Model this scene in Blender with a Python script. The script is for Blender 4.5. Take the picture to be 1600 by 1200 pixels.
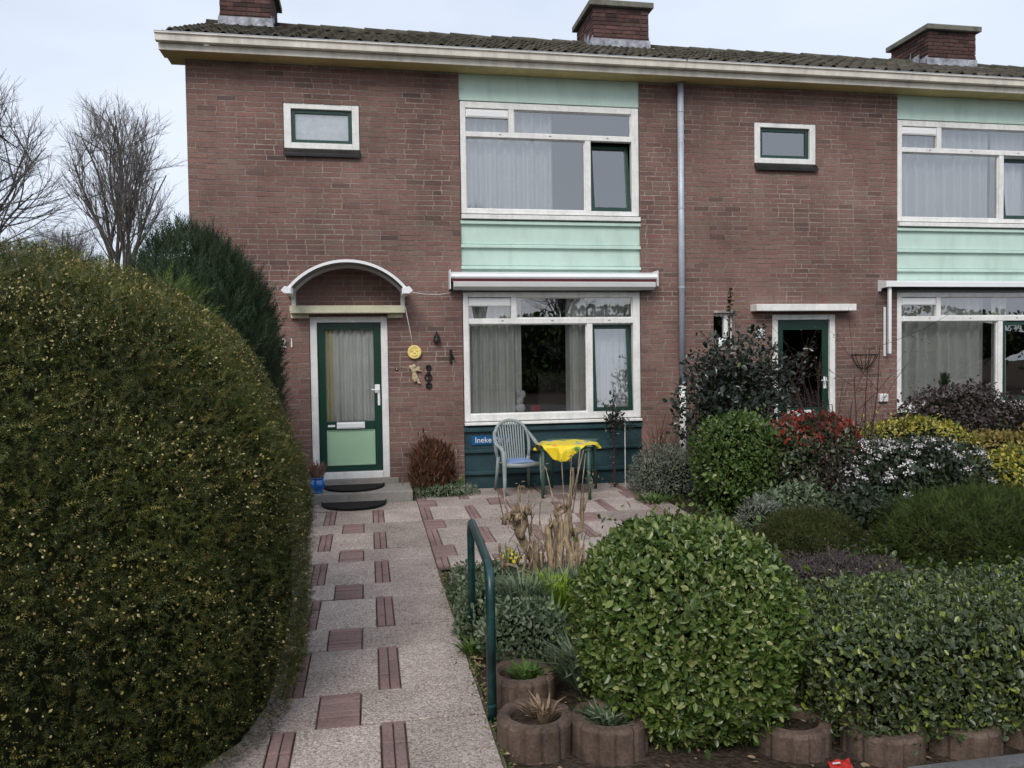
import bpy, math, random
import numpy as np
from mathutils import Matrix, Vector

for o in list(bpy.data.objects): bpy.data.objects.remove(o)
SC = bpy.context.scene
COL = SC.collection
random.seed(7)
RNG = np.random.default_rng(11)
PI = math.pi

# ------------------------------------------------------------------ camera
YAW, PITCH, ROLL = 0.178442, -0.033211, -0.014032
CAM = Vector((0.0, -11.179, 1.922))
fwd = Vector((math.sin(YAW)*math.cos(PITCH), math.cos(YAW)*math.cos(PITCH), math.sin(PITCH)))
rgt = Vector((math.cos(YAW), -math.sin(YAW), 0)); upv = rgt.cross(fwd)
r2 = rgt*math.cos(ROLL)+upv*math.sin(ROLL); u2 = -rgt*math.sin(ROLL)+upv*math.cos(ROLL)
cd = bpy.data.cameras.new('camera'); cam = bpy.data.objects.new('camera', cd); COL.objects.link(cam)
cam.matrix_world = Matrix(((r2.x, u2.x, -fwd.x, CAM.x), (r2.y, u2.y, -fwd.y, CAM.y), (r2.z, u2.z, -fwd.z, CAM.z), (0, 0, 0, 1)))
cd.sensor_width = 36; cd.lens = 36*1250/1600; cd.clip_start = 0.05; cd.clip_end = 2000
SC.camera = cam

# ------------------------------------------------------------------ sky, sun, exposure
SUN_EL, SUN_AZ = math.radians(42), math.radians(205)      # azimuth of the sun, clockwise from +Y
W = bpy.data.worlds.new('World'); SC.world = W; W.use_nodes = True
nt = W.node_tree; nt.nodes.clear()
sky = nt.nodes.new('ShaderNodeTexSky'); sky.sky_type = 'NISHITA'; sky.sun_disc = False
sky.sun_elevation = SUN_EL; sky.sun_rotation = SUN_AZ
sky.air_density = 1.0; sky.dust_density = 3.0; sky.ozone_density = 1.0; sky.altitude = 0
tc = nt.nodes.new('ShaderNodeTexCoord')
mp = nt.nodes.new('ShaderNodeMapping'); mp.inputs['Scale'].default_value = (1, 1, 2.6)
nz = nt.nodes.new('ShaderNodeTexNoise'); nz.inputs['Scale'].default_value = 1.7; nz.inputs['Detail'].default_value = 5; nz.inputs['Roughness'].default_value = .5
rp = nt.nodes.new('ShaderNodeValToRGB'); rp.color_ramp.elements[0].position = .30; rp.color_ramp.elements[1].position = .72
rp.color_ramp.elements[0].color = (.55, .55, .55, 1); rp.color_ramp.elements[1].color = (.97, .97, .97, 1)
mx = nt.nodes.new('ShaderNodeMix'); mx.data_type = 'RGBA'
mx.inputs['B'].default_value = (5.1, 5.55, 6.35, 1)         # the even cloud sheet
bg = nt.nodes.new('ShaderNodeBackground'); bg.inputs['Strength'].default_value = 0.12
ow = nt.nodes.new('ShaderNodeOutputWorld')
L = nt.links.new
L(tc.outputs['Generated'], mp.inputs['Vector']); L(mp.outputs['Vector'], nz.inputs['Vector']); L(nz.outputs['Fac'], rp.inputs['Fac'])
L(rp.outputs['Color'], mx.inputs['Factor']); L(sky.outputs['Color'], mx.inputs['A']); L(mx.outputs['Result'], bg.inputs['Color']); L(bg.outputs['Background'], ow.inputs['Surface'])

sd = bpy.data.lights.new('sun', 'SUN'); sd.energy = 1.3; sd.angle = math.radians(25); sd.color = (1.0, 0.96, 0.9)
sun = bpy.data.objects.new('sun', sd); COL.objects.link(sun); sun.location = (-8, -25, 20)
sdir = Vector((math.sin(SUN_AZ)*math.cos(SUN_EL), math.cos(SUN_AZ)*math.cos(SUN_EL), math.sin(SUN_EL)))
sun.rotation_euler = sdir.to_track_quat('Z', 'Y').to_euler()
SC.render.engine = 'CYCLES'
SC.view_settings.view_transform = 'Standard'; SC.view_settings.look = 'None'
SC.view_settings.exposure = 0.5; SC.view_settings.gamma = 1; SC.view_settings.use_curve_mapping = False
SC.cycles.max_bounces = 8; SC.cycles.transparent_max_bounces = 12

# ------------------------------------------------------------------ materials
def ramp_node(nt, cols, stops=None):
    r = nt.nodes.new('ShaderNodeValToRGB'); cr = r.color_ramp
    n = len(cols); stops = stops or [i/max(1, n-1) for i in range(n)]
    while len(cr.elements) < n: cr.elements.new(.5)
    for e, c, s in zip(cr.elements, cols, stops): e.position = s; e.color = (*c, 1)
    return r
def rnd_value(nt):
    a = nt.nodes.new('ShaderNodeAttribute'); a.attribute_name = 'rnd'
    b = nt.nodes.new('ShaderNodeAttribute'); b.attribute_name = 'rnd'; b.attribute_type = 'OBJECT'
    m = nt.nodes.new('ShaderNodeMath'); m.operation = 'ADD'
    nt.links.new(a.outputs['Fac'], m.inputs[0]); nt.links.new(b.outputs['Fac'], m.inputs[1])
    return m.outputs[0]
MATS = {}
def mat(name, cols, stops=None, rough=.6, spec=.3, metal=0., nscale=3., namt=.15, fine=60., famt=.08, bump=0., bscale=80., bdist=.01, trans=0., stretch=(1, 1, 1), coat=0., stain=0., sscale=1.):
    if isinstance(cols[0], (int, float)): cols = [cols]
    m = bpy.data.materials.new(name); m.use_nodes = True; nt = m.node_tree; L = nt.links.new
    bs = nt.nodes['Principled BSDF']; out = nt.nodes['Material Output']
    geo = nt.nodes.new('ShaderNodeNewGeometry')
    mpn = nt.nodes.new('ShaderNodeMapping'); mpn.inputs['Scale'].default_value = stretch; L(geo.outputs['Position'], mpn.inputs['Vector'])
    pos = mpn.outputs['Vector']
    if len(cols) > 1:
        r = ramp_node(nt, cols, stops); L(rnd_value(nt), r.inputs['Fac']); c = r.outputs['Color']
    else:
        r = nt.nodes.new('ShaderNodeRGB'); r.outputs[0].default_value = (*cols[0], 1); c = r.outputs[0]
    for sc, am in ((nscale, namt), (fine, famt)):
        if am <= 0: continue
        n = nt.nodes.new('ShaderNodeTexNoise'); n.inputs['Scale'].default_value = sc; n.inputs['Detail'].default_value = 4; L(pos, n.inputs['Vector'])
        mr = nt.nodes.new('ShaderNodeMapRange'); mr.inputs['From Min'].default_value = .3; mr.inputs['From Max'].default_value = .7
        mr.inputs['To Min'].default_value = 1-am; mr.inputs['To Max'].default_value = 1+am; L(n.outputs['Fac'], mr.inputs['Value'])
        vm = nt.nodes.new('ShaderNodeVectorMath'); vm.operation = 'SCALE'; L(c, vm.inputs[0]); L(mr.outputs[0], vm.inputs['Scale']); c = vm.outputs[0]
    if stain > 0:
        ms_ = nt.nodes.new('ShaderNodeMapping'); ms_.inputs['Scale'].default_value = (1.6*sscale, 1.6*sscale, .42*sscale); L(geo.outputs['Position'], ms_.inputs['Vector'])
        n = nt.nodes.new('ShaderNodeTexNoise'); n.inputs['Scale'].default_value = 1.7; n.inputs['Detail'].default_value = 7; n.inputs['Roughness'].default_value = .62; L(ms_.outputs['Vector'], n.inputs['Vector'])
        mr = nt.nodes.new('ShaderNodeMapRange'); mr.inputs['From Min'].default_value = .50; mr.inputs['From Max'].default_value = .66; mr.inputs['To Min'].default_value = 1; mr.inputs['To Max'].default_value = 1-stain; L(n.outputs['Fac'], mr.inputs['Value'])
        vm = nt.nodes.new('ShaderNodeVectorMath'); vm.operation = 'SCALE'; L(c, vm.inputs[0]); L(mr.outputs[0], vm.inputs['Scale']); c = vm.outputs[0]
    L(c, bs.inputs['Base Color'])
    bs.inputs['Roughness'].default_value = rough; bs.inputs['Specular IOR Level'].default_value = spec; bs.inputs['Metallic'].default_value = metal
    if coat: bs.inputs['Coat Weight'].default_value = coat
    if bump > 0:
        n = nt.nodes.new('ShaderNodeTexNoise'); n.inputs['Scale'].default_value = bscale; n.inputs['Detail'].default_value = 5; L(pos, n.inputs['Vector'])
        b = nt.nodes.new('ShaderNodeBump'); b.inputs['Strength'].default_value = bump; b.inputs['Distance'].default_value = bdist
        L(n.outputs['Fac'], b.inputs['Height']); L(b.outputs['Normal'], bs.inputs['Normal'])
    if trans > 0:
        tr = nt.nodes.new('ShaderNodeBsdfTranslucent'); L(c, tr.inputs['Color'])
        ms = nt.nodes.new('ShaderNodeMixShader'); ms.inputs[0].default_value = trans
        L(bs.outputs[0], ms.inputs[1]); L(tr.outputs[0], ms.inputs[2]); L(ms.outputs[0], out.inputs['Surface'])
    MATS[name] = m
    return m
def glass_mat(name, refl=.12, tint=(.86, .9, .9)):
    m = bpy.data.materials.new(name); m.use_nodes = True; nt = m.node_tree; nt.nodes.clear(); L = nt.links.new
    out = nt.nodes.new('ShaderNodeOutputMaterial'); t = nt.nodes.new('ShaderNodeBsdfTransparent'); t.inputs[0].default_value = (*tint, 1)
    g = nt.nodes.new('ShaderNodeBsdfGlossy'); g.inputs['Roughness'].default_value = 0.0; g.inputs['Color'].default_value = (1, 1, 1, 1)
    geo = nt.nodes.new('ShaderNodeNewGeometry'); n = nt.nodes.new('ShaderNodeTexNoise'); n.inputs['Scale'].default_value = 1.3; L(geo.outputs['Position'], n.inputs['Vector'])
    b = nt.nodes.new('ShaderNodeBump'); b.inputs['Strength'].default_value = .05; b.inputs['Distance'].default_value = .02; L(n.outputs['Fac'], b.inputs['Height']); L(b.outputs['Normal'], g.inputs['Normal'])
    fr = nt.nodes.new('ShaderNodeFresnel'); fr.inputs['IOR'].default_value = 1.5
    ad = nt.nodes.new('ShaderNodeMath'); ad.operation = 'ADD'; ad.use_clamp = True; ad.inputs[1].default_value = refl; L(fr.outputs[0], ad.inputs[0])
    mx = nt.nodes.new('ShaderNodeMixShader'); L(ad.outputs[0], mx.inputs[0]); L(t.outputs[0], mx.inputs[1]); L(g.outputs[0], mx.inputs[2]); L(mx.outputs[0], out.inputs['Surface'])
    MATS[name] = m
def aggregate_mat(name, cols, scale=95.):
    m = bpy.data.materials.new(name); m.use_nodes = True; nt = m.node_tree; L = nt.links.new
    bs = nt.nodes['Principled BSDF']; geo = nt.nodes.new('ShaderNodeNewGeometry')
    vo = nt.nodes.new('ShaderNodeTexVoronoi'); vo.inputs['Scale'].default_value = scale; L(geo.outputs['Position'], vo.inputs['Vector'])
    sp = nt.nodes.new('ShaderNodeSeparateColor'); L(vo.outputs['Color'], sp.inputs[0])
    r = ramp_node(nt, cols); L(sp.outputs[0], r.inputs['Fac'])
    n = nt.nodes.new('ShaderNodeTexNoise'); n.inputs['Scale'].default_value = 2.2; n.inputs['Detail'].default_value = 6; L(geo.outputs['Position'], n.inputs['Vector'])
    mr = nt.nodes.new('ShaderNodeMapRange'); mr.inputs['From Min'].default_value = .3; mr.inputs['From Max'].default_value = .7; mr.inputs['To Min'].default_value = .78; mr.inputs['To Max'].default_value = 1.15; L(n.outputs['Fac'], mr.inputs['Value'])
    ra = nt.nodes.new('ShaderNodeMapRange'); ra.inputs['To Min'].default_value = .80; ra.inputs['To Max'].default_value = 1.14; L(rnd_value(nt), ra.inputs['Value'])
    mu = nt.nodes.new('ShaderNodeMath'); mu.operation = 'MULTIPLY'; L(mr.outputs[0], mu.inputs[0]); L(ra.outputs[0], mu.inputs[1])
    vm = nt.nodes.new('ShaderNodeVectorMath'); vm.operation = 'SCALE'; L(r.outputs['Color'], vm.inputs[0]); L(mu.outputs[0], vm.inputs['Scale'])
    L(vm.outputs[0], bs.inputs['Base Color']); bs.inputs['Roughness'].default_value = .85; bs.inputs['Specular IOR Level'].default_value = .2
    b = nt.nodes.new('ShaderNodeBump'); b.inputs['Strength'].default_value = .7; b.inputs['Distance'].default_value = .004; b.invert = True; L(vo.outputs['Distance'], b.inputs['Height']); L(b.outputs['Normal'], bs.inputs['Normal'])
    MATS[name] = m

BRICKC = [(.100, .071, .063), (.150, .092, .079), (.180, .101, .087), (.194, .111, .094), (.175, .112, .092), (.206, .116, .096), (.184, .131, .106), (.226, .110, .092)]
mat('brick', BRICKC, rough=.85, spec=.2, nscale=.8, namt=.30, fine=45, famt=.22, bump=.5, bscale=120, bdist=.004, stain=.15)
mat('mortar', (.265, .225, .203), rough=.95, spec=.1, nscale=1.3, namt=.42, fine=14, famt=.3, stain=.2, bump=.6, bscale=200, bdist=.003)
mat('mortar_dark', (.10, .085, .078), rough=.95, spec=.1, nscale=1.1, namt=.25, fine=30, famt=.2)
mat('chimney_brick', [(.045, .030, .028), (.085, .048, .043), (.115, .060, .052), (.09, .06, .052)], rough=.9, spec=.15, nscale=1.5, namt=.3, fine=30, famt=.25)
mat('white_paint', (.77, .77, .745), rough=.35, spec=.4, nscale=2.5, namt=.08, fine=18, famt=.07, stain=.12, sscale=3)
mat('white_plastic', (.80, .81, .81), rough=.3, spec=.4, nscale=2, namt=.03, famt=.02)
mat('cream_paint', (.71, .67, .585), rough=.45, nscale=2.2, namt=.14, fine=7, famt=.10, stretch=(1, 1, .3), stain=.18, sscale=2)
mat('cream_lintel', (.60, .58, .42), rough=.6, nscale=4, namt=.12, fine=30, famt=.08, bump=.2)
mat('soffit_paint', (.52, .44, .20), rough=.6, nscale=2, namt=.2, fine=12, famt=.1)
mat('mint_paint', (.53, .69, .615), rough=.4, nscale=1.6, namt=.06, fine=7, famt=.035, stretch=(1.3, 1, .7), stain=.10, sscale=1.5)
mat('dark_teal_paint', (.030, .065, .075), rough=.4, nscale=2, namt=.2, fine=20, famt=.12)
mat('green_paint', (.008, .042, .028), rough=.3, spec=.5, nscale=3, namt=.15, fine=20, famt=.05)
mat('pale_green_panel', (.34, .52, .35), rough=.45, nscale=2, namt=.06, famt=.03)
mat('zinc', (.42, .46, .52), rough=.5, metal=.2, nscale=4, namt=.12, fine=25, famt=.08)
mat('lead', (.30, .31, .34), rough=.6, nscale=7, namt=.45, fine=20, famt=.3)
mat('concrete', (.25, .235, .215), rough=.9, nscale=3, namt=.2, fine=50, famt=.15, bump=.4, bscale=90, bdist=.004)
mat('concrete_cap', (.15, .145, .12), rough=.9, nscale=5, namt=.3, fine=30, famt=.2, bump=.4)
mat('roof_tile', [(.045, .042, .032), (.075, .070, .055), (.060, .055, .040), (.095, .088, .070)], rough=.9, spec=.15, nscale=2.5, namt=.35, fine=25, famt=.3, bump=.5, bscale=60, bdist=.006)
mat('dark_sill', (.018, .016, .015), rough=.35, nscale=8, namt=.3, famt=.2)
mat('curtain_sheer', (.88, .90, .91), rough=.9, spec=.05, namt=.03, famt=.02, trans=.22)
mat('curtain_cream', (.93, .93, .88), rough=.9, spec=.05, namt=.05, famt=.02, trans=.10)
mat('curtain_yellow', (.92, .84, .55), rough=.9, spec=.05, namt=.05, famt=.02, trans=.18)
mat('lace', (.90, .94, .94), rough=.9, spec=.05, nscale=14, namt=.12, fine=70, famt=.12, trans=.15)
mat('interior', (.06, .052, .046), rough=.9, namt=.1)
mat('canopy_sheet', (.26, .25, .235), rough=.4, namt=.1, famt=.05, trans=.55)
mat('dark_wood', (.035, .024, .018), rough=.5, namt=.2)
mat('awning_grey', (.52, .53, .52), rough=.35, spec=.4, namt=.04, famt=.02)
mat('awning_fabric', (.09, .015, .022), rough=.8, namt=.1)
mat('black_rubber', (.018, .017, .017), rough=.9, spec=.15, nscale=8, namt=.25, fine=150, famt=.3, bump=.7, bscale=300, bdist=.004)
mat('blue_glaze', (.012, .13, .45), rough=.18, spec=.6, coat=.5, nscale=6, namt=.15)
mat('black_iron', (.012, .012, .012), rough=.5, spec=.4, namt=.1)
mat('yellow_plaque', (.74, .60, .20), rough=.6, nscale=9, namt=.15, fine=60, famt=.12, bump=.8, bscale=30, bdist=.01)
mat('stone_figure', (.46, .38, .24), rough=.8, nscale=12, namt=.2, famt=.15)
mat('white_stone', (.55, .55, .52), rough=.8, nscale=10, namt=.2, famt=.1, bump=.4)
mat('cord', (.62, .60, .55), rough=.7, namt=.05)
mat('green_plastic', (.265, .305, .298), rough=.45, spec=.35, nscale=5, namt=.12, fine=30, famt=.05)
mat('table_plastic', (.045, .10, .075), rough=.4, spec=.4, nscale=5, namt=.15, fine=30, famt=.06)
mat('cushion', (.19, .27, .46), rough=.9, nscale=12, namt=.15, fine=120, famt=.1)
mat('sign_blue', (.012, .10, .26), rough=.3, namt=.06)
mat('red_card', (.38, .02, .016), rough=.5, namt=.1)
mat('soil', (.055, .042, .032), rough=.98, spec=.05, nscale=1.2, namt=.35, fine=35, famt=.4, bump=1., bscale=35, bdist=.03)
mat('sand_joint', (.105, .088, .068), rough=.98, spec=.05, nscale=3, namt=.3, fine=80, famt=.25, bump=.5, bscale=150)
mat('paving_brick', [(.195, .130, .122), (.235, .155, .145), (.21, .145, .136), (.265, .180, .168)], rough=.85, spec=.2, nscale=2, namt=.2, fine=60, famt=.18, bump=.4, bscale=120, bdist=.004)
aggregate_mat('exposed_aggregate', [(.20, .158, .137), (.30, .246, .216), (.375, .312, .277), (.425, .358, .322), (.56, .49, .45)], 115.)
mat('asphalt', (.05, .05, .052), rough=.9, nscale=2, namt=.2, fine=80, famt=.3, bump=.4)
mat('kerb_stone', (.10, .10, .10), rough=.9, nscale=4, namt=.25, fine=60, famt=.2, bump=.3)
mat('lawn', (.06, .10, .025), rough=.95, spec=.05, nscale=2, namt=.3, fine=50, famt=.4, bump=1, bscale=60, bdist=.03)
mat('planter', (.105, .076, .060), rough=.92, spec=.12, nscale=6, namt=.4, fine=60, famt=.25, bump=.6, bscale=110, bdist=.006)
mat('hoop_paint', [(.010, .042, .040)], rough=.35, spec=.5, nscale=14, namt=.5, fine=60, famt=.3)
mat('bark', (.105, .092, .08), rough=.95, spec=.1, nscale=6, namt=.25, fine=40, famt=.25)
mat('twig', (.16, .146, .142), rough=.95, spec=.1, namt=.15, famt=.1)
mat('pale_wood', [(.27, .205, .135), (.38, .31, .225), (.17, .125, .085), (.33, .28, .215)], rough=.95, spec=.05, nscale=14, namt=.55, fine=70, famt=.35, bump=1., bscale=45, bdist=.02, stretch=(1, 1, .22))
mat('dark_twig', (.05, .034, .03), rough=.9, spec=.1)
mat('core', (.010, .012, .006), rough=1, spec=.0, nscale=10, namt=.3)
# foliage (colours of the leaves themselves)
mat('yew_needle', [(.030, .044, .010), (.052, .070, .014), (.080, .096, .018), (.135, .130, .026), (.27, .21, .06)], stops=[0, .4, .75, .92, 1], rough=.5, spec=.3, trans=.15, nscale=1.3, namt=.3, famt=0)
mat('yew_tip', [(.22, .17, .045), (.42, .34, .12), (.60, .51, .28)], rough=.6, spec=.2, trans=.2, famt=0)
mat('juniper', [(.016, .032, .016), (.026, .046, .022), (.040, .062, .030), (.056, .078, .036)], rough=.6, spec=.2, trans=.1, nscale=2, namt=.3, famt=0)
mat('thuja', [(.05, .085, .02), (.09, .13, .035), (.13, .17, .05)], rough=.6, spec=.2, trans=.2, famt=0)
mat('euonymus', [(.036, .072, .012), (.068, .115, .020), (.115, .165, .034), (.19, .23, .070), (.34, .35, .15)], stops=[0, .35, .68, .90, 1], rough=.32, spec=.5, trans=.18, nscale=3, namt=.2, famt=0)
mat('hedge_leaf', [(.036, .058, .022), (.058, .082, .034), (.085, .112, .042), (.14, .18, .034), (.23, .28, .05)], stops=[0, .35, .68, .86, 1], rough=.30, spec=.5, trans=.15, nscale=3, namt=.25, famt=0)
mat('holly', [(.012, .020, .014), (.022, .032, .022), (.035, .048, .034)], rough=.28, spec=.5, trans=.05, famt=0)
mat('laurel', [(.028, .060, .014), (.045, .085, .018), (.075, .125, .025), (.12, .16, .04)], rough=.35, spec=.4, trans=.15, famt=0)
mat('photinia', [(.030, .055, .022), (.050, .080, .032), (.080, .105, .05), (.10, .06, .035)], rough=.35, spec=.45, trans=.12, famt=0)
mat('photinia_red', [(.22, .018, .014), (.32, .035, .025), (.20, .035, .02)], rough=.4, spec=.4, trans=.2, famt=0)
mat('viburnum', [(.016, .028, .014), (.028, .042, .022), (.044, .060, .034)], rough=.42, spec=.35, trans=.06, famt=0)
mat('white_flower', [(.70, .68, .69), (.82, .82, .80), (.66, .52, .54)], rough=.8, spec=.1, trans=.2, famt=0)
mat('yellow_leaf', [(.05, .085, .02), (.11, .14, .022), (.28, .26, .03), (.42, .36, .05), (.50, .43, .12)], rough=.4, spec=.4, trans=.2, famt=0)
mat('ochre_leaf', [(.17, .13, .03), (.24, .18, .045), (.12, .11, .03)], rough=.6, trans=.2, famt=0)
mat('purple_leaf', [(.035, .022, .022), (.055, .035, .032), (.045, .045, .035), (.085, .055, .05)], rough=.4, spec=.4, trans=.1, famt=0)
mat('soft_green', [(.028, .046, .010), (.045, .070, .014), (.075, .10, .022)], rough=.6, spec=.2, trans=.15, nscale=4, namt=.3, famt=0)
mat('olive_green', [(.026, .038, .010), (.044, .058, .014), (.075, .072, .02)], rough=.6, spec=.2, trans=.1, nscale=4, namt=.3, famt=0)
mat('grey_green', [(.07, .09, .065), (.11, .135, .10), (.17, .19, .15), (.25, .27, .22)], rough=.5, spec=.3, trans=.15, famt=0)
mat('silver_leaf', [(.04, .075, .028), (.075, .115, .055), (.14, .18, .11), (.25, .28, .20)], rough=.5, spec=.3, trans=.15, famt=0)
mat('heath', [(.055, .045, .042), (.085, .068, .065), (.11, .09, .085)], rough=.8, trans=.1, famt=0)
mat('lime_leaf', [(.16, .26, .02), (.24, .36, .035), (.30, .40, .06)], rough=.5, trans=.3, famt=0)
mat('fresh_green', [(.05, .10, .02), (.09, .16, .03), (.13, .20, .05)], rough=.5, trans=.25, famt=0)
mat('heather_pink', [(.22, .12, .09), (.32, .20, .15), (.16, .09, .07)], rough=.8, trans=.1, famt=0)
mat('rust_leaf', [(.085, .040, .024), (.13, .058, .030), (.06, .032, .02)], rough=.8, trans=.15, famt=0)
mat('yellow_flower', [(.70, .50, .02), (.78, .62, .05)], rough=.6, trans=.2, famt=0)
mat('dry_leaf', [(.25, .17, .10), (.34, .26, .17), (.16, .10, .06)], rough=.9, trans=.1, famt=0)
glass_mat('window_glass', .22, (.96, .975, .975))
glass_mat('door_glass', .03, (.97, .98, .98))

def cloth_mat():
    m = bpy.data.materials.new('printed_cloth'); m.use_nodes = True; nt = m.node_tree; L = nt.links.new
    bs = nt.nodes['Principled BSDF']; geo = nt.nodes.new('ShaderNodeNewGeometry')
    vo = nt.nodes.new('ShaderNodeTexVoronoi'); vo.inputs['Scale'].default_value = 6.5; L(geo.outputs['Position'], vo.inputs['Vector'])
    sp = nt.nodes.new('ShaderNodeSeparateColor'); L(vo.outputs['Color'], sp.inputs[0])
    r = ramp_node(nt, [(.78, .25, .03), (.78, .60, .03), (.03, .25, .60), (.78, .58, .03), (.10, .30, .06), (.78, .60, .03)], [0, .22, .42, .60, .78, .90]); r.color_ramp.interpolation = 'CONSTANT'
    L(sp.outputs[0], r.inputs['Fac'])
    mr = nt.nodes.new('ShaderNodeMapRange'); mr.inputs['From Min'].default_value = .035; mr.inputs['From Max'].default_value = .06; mr.inputs['To Min'].default_value = 1; mr.inputs['To Max'].default_value = 0
    mu = nt.nodes.new('ShaderNodeMath'); mu.operation = 'MULTIPLY'; mu.inputs[1].default_value = 1.0
    mr.inputs['From Min'].default_value = .30; mr.inputs['From Max'].default_value = .38
    L(vo.outputs['Distance'], mr.inputs['Value']); L(mr.outputs[0], mu.inputs[0])
    mx = nt.nodes.new('ShaderNodeMix'); mx.data_type = 'RGBA'; mx.inputs['A'].default_value = (.78, .60, .025, 1); L(mu.outputs[0], mx.inputs['Factor']); L(r.outputs['Color'], mx.inputs['B'])
    L(mx.outputs['Result'], bs.inputs['Base Color']); bs.inputs['Roughness'].default_value = .45; bs.inputs['Specular IOR Level'].default_value = .4
    MATS['printed_cloth'] = m
cloth_mat()

# ------------------------------------------------------------------ mesh helpers
class MB:
    def __init__(s): s.v = []; s.f = []
    def add(s, v, f):
        n = len(s.v); s.v += [tuple(p) for p in v]; s.f += [tuple(i+n for i in q) for q in f]; return s
    def box(s, x0, x1, y0, y1, z0, z1):
        return s.add([(x0, y0, z0), (x1, y0, z0), (x1, y1, z0), (x0, y1, z0), (x0, y0, z1), (x1, y0, z1), (x1, y1, z1), (x0, y1, z1)],
                     [(0, 3, 2, 1), (4, 5, 6, 7), (0, 1, 5, 4), (1, 2, 6, 5), (2, 3, 7, 6), (3, 0, 4, 7)])
    def prism(s, poly, x0, x1):           # poly of (y,z) swept along x
        n = len(poly); v = [(x0, y, z) for y, z in poly]+[(x1, y, z) for y, z in poly]
        f = [(i, (i+1) % n, n+(i+1) % n, n+i) for i in range(n)]+[tuple(range(n-1, -1, -1)), tuple(range(n, 2*n))]
        return s.add(v, f)
    def prism_y(s, poly, y0, y1):         # poly of (x,z) swept along y
        n = len(poly); v = [(x, y0, z) for x, z in poly]+[(x, y1, z) for x, z in poly]
        f = [((i+1) % n, i, n+i, n+(i+1) % n) for i in range(n)]+[tuple(range(n)), tuple(range(2*n-1, n-1, -1))]
        return s.add(v, f)
    def tube(s, pts, rad, n=8, cap=True, flat=1.0):
        pts = [Vector(p) for p in pts]; m = len(pts)
        if isinstance(rad, (int, float)): rad = [rad]*m
        ref = None; V = []; F = []
        for i, p in enumerate(pts):
            d = (pts[min(i+1, m-1)]-pts[max(i-1, 0)]).normalized()
            if ref is None:
                ref = Vector((0, 0, 1)) if abs(d.z) < .9 else Vector((0, 1, 0))
            a = d.cross(ref).normalized(); b = a.cross(d).normalized(); ref = b
            for k in range(n):
                t = 2*PI*k/n; V.append(p+a*(math.cos(t)*rad[i])+b*(math.sin(t)*rad[i]*flat))
        for i in range(m-1):
            for k in range(n):
                q = (k+1) % n; F.append((i*n+k, i*n+q, (i+1)*n+q, (i+1)*n+k))
        if cap: F += [tuple(range(n-1, -1, -1)), tuple(range((m-1)*n, m*n))]
        return s.add(V, F)
    def lathe(s, prof, c, n=24):
        V = []; F = []; m = len(prof)
        for r, z in prof:
            for k in range(n): V.append((c[0]+r*math.cos(2*PI*k/n), c[1]+r*math.sin(2*PI*k/n), c[2]+z))
        for i in range(m-1):
            for k in range(n): q = (k+1) % n; F.append((i*n+k, i*n+q, (i+1)*n+q, (i+1)*n+k))
        F += [tuple(range(n-1, -1, -1)), tuple(range((m-1)*n, m*n))]
        return s.add(V, F)
    def ellipsoid(s, c, r, n=10, m=7):
        V = []; F = []
        for i in range(m+1):
            a = PI*i/m
            for k in range(n): t = 2*PI*k/n; V.append((c[0]+r[0]*math.sin(a)*math.cos(t), c[1]+r[1]*math.sin(a)*math.sin(t), c[2]+r[2]*math.cos(a)))
        for i in range(m):
            for k in range(n): q = (k+1) % n; F.append((i*n+k, (i+1)*n+k, (i+1)*n+q, i*n+q))
        return s.add(V, F)
    def mesh(s, name):
        me = bpy.data.meshes.new(name); me.from_pydata(s.v, [], s.f); me.update(); return me

def put(o, parent):
    COL.objects.link(o)
    if parent is not None:
        o.parent = parent
        if parent.type == 'EMPTY': o.matrix_parent_inverse = Matrix.Translation(-parent.location)
    return o
def obj(name, mb, m, parent=None, bevel=0., smooth=False, kind=None):
    me = mb.mesh(name) if isinstance(mb, MB) else mb
    me.materials.append(MATS[m]) if m else None
    if smooth: me.polygons.foreach_set('use_smooth', np.ones(len(me.polygons), dtype=bool))
    o = bpy.data.objects.new(name, me); put(o, parent)
    if bevel:
        b = o.modifiers.new('edge', 'BEVEL'); b.width = bevel; b.segments = 2; b.limit_method = 'ANGLE'
    if kind: o['kind'] = kind
    return o
def tag(o, label, cat, group=None):
    o['label'] = label; o['category'] = cat
    if group: o['group'] = group
    return o
def thing(name, label, cat, loc, group=None):
    o = bpy.data.objects.new(name, None); o.location = loc; o.empty_display_size = .1; COL.objects.link(o)
    return tag(o, label, cat, group)
def npmesh(name, V, F, rnd=None, smooth=False):
    """V (n,3), F list of arrays (m,k) of equal k"""
    me = bpy.data.meshes.new(name)
    F = F if isinstance(F, list) else [F]
    V = np.ascontiguousarray(V, dtype=np.float32); me.vertices.add(len(V)); me.vertices.foreach_set('co', V.ravel())
    idx = np.concatenate([f.ravel() for f in F]).astype(np.int32); tot = np.concatenate([np.full(len(f), f.shape[1]) for f in F]).astype(np.int32)
    st = np.concatenate([[0], np.cumsum(tot)[:-1]]).astype(np.int32)
    me.loops.add(len(idx)); me.loops.foreach_set('vertex_index', idx)
    me.polygons.add(len(tot)); me.polygons.foreach_set('loop_start', st)
    me.polygons.foreach_set('use_smooth', np.full(len(tot), bool(smooth)))
    if rnd is not None:
        a = me.attributes.new('rnd', 'FLOAT', 'POINT'); a.data.foreach_set('value', np.ascontiguousarray(rnd, dtype=np.float32))
    me.update(calc_edges=True); me.validate()
    return me

def gz(y):  # garden paving rises a little towards the house
    return .09*min(1., max(0., (y+4.0)/3.3))

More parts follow.
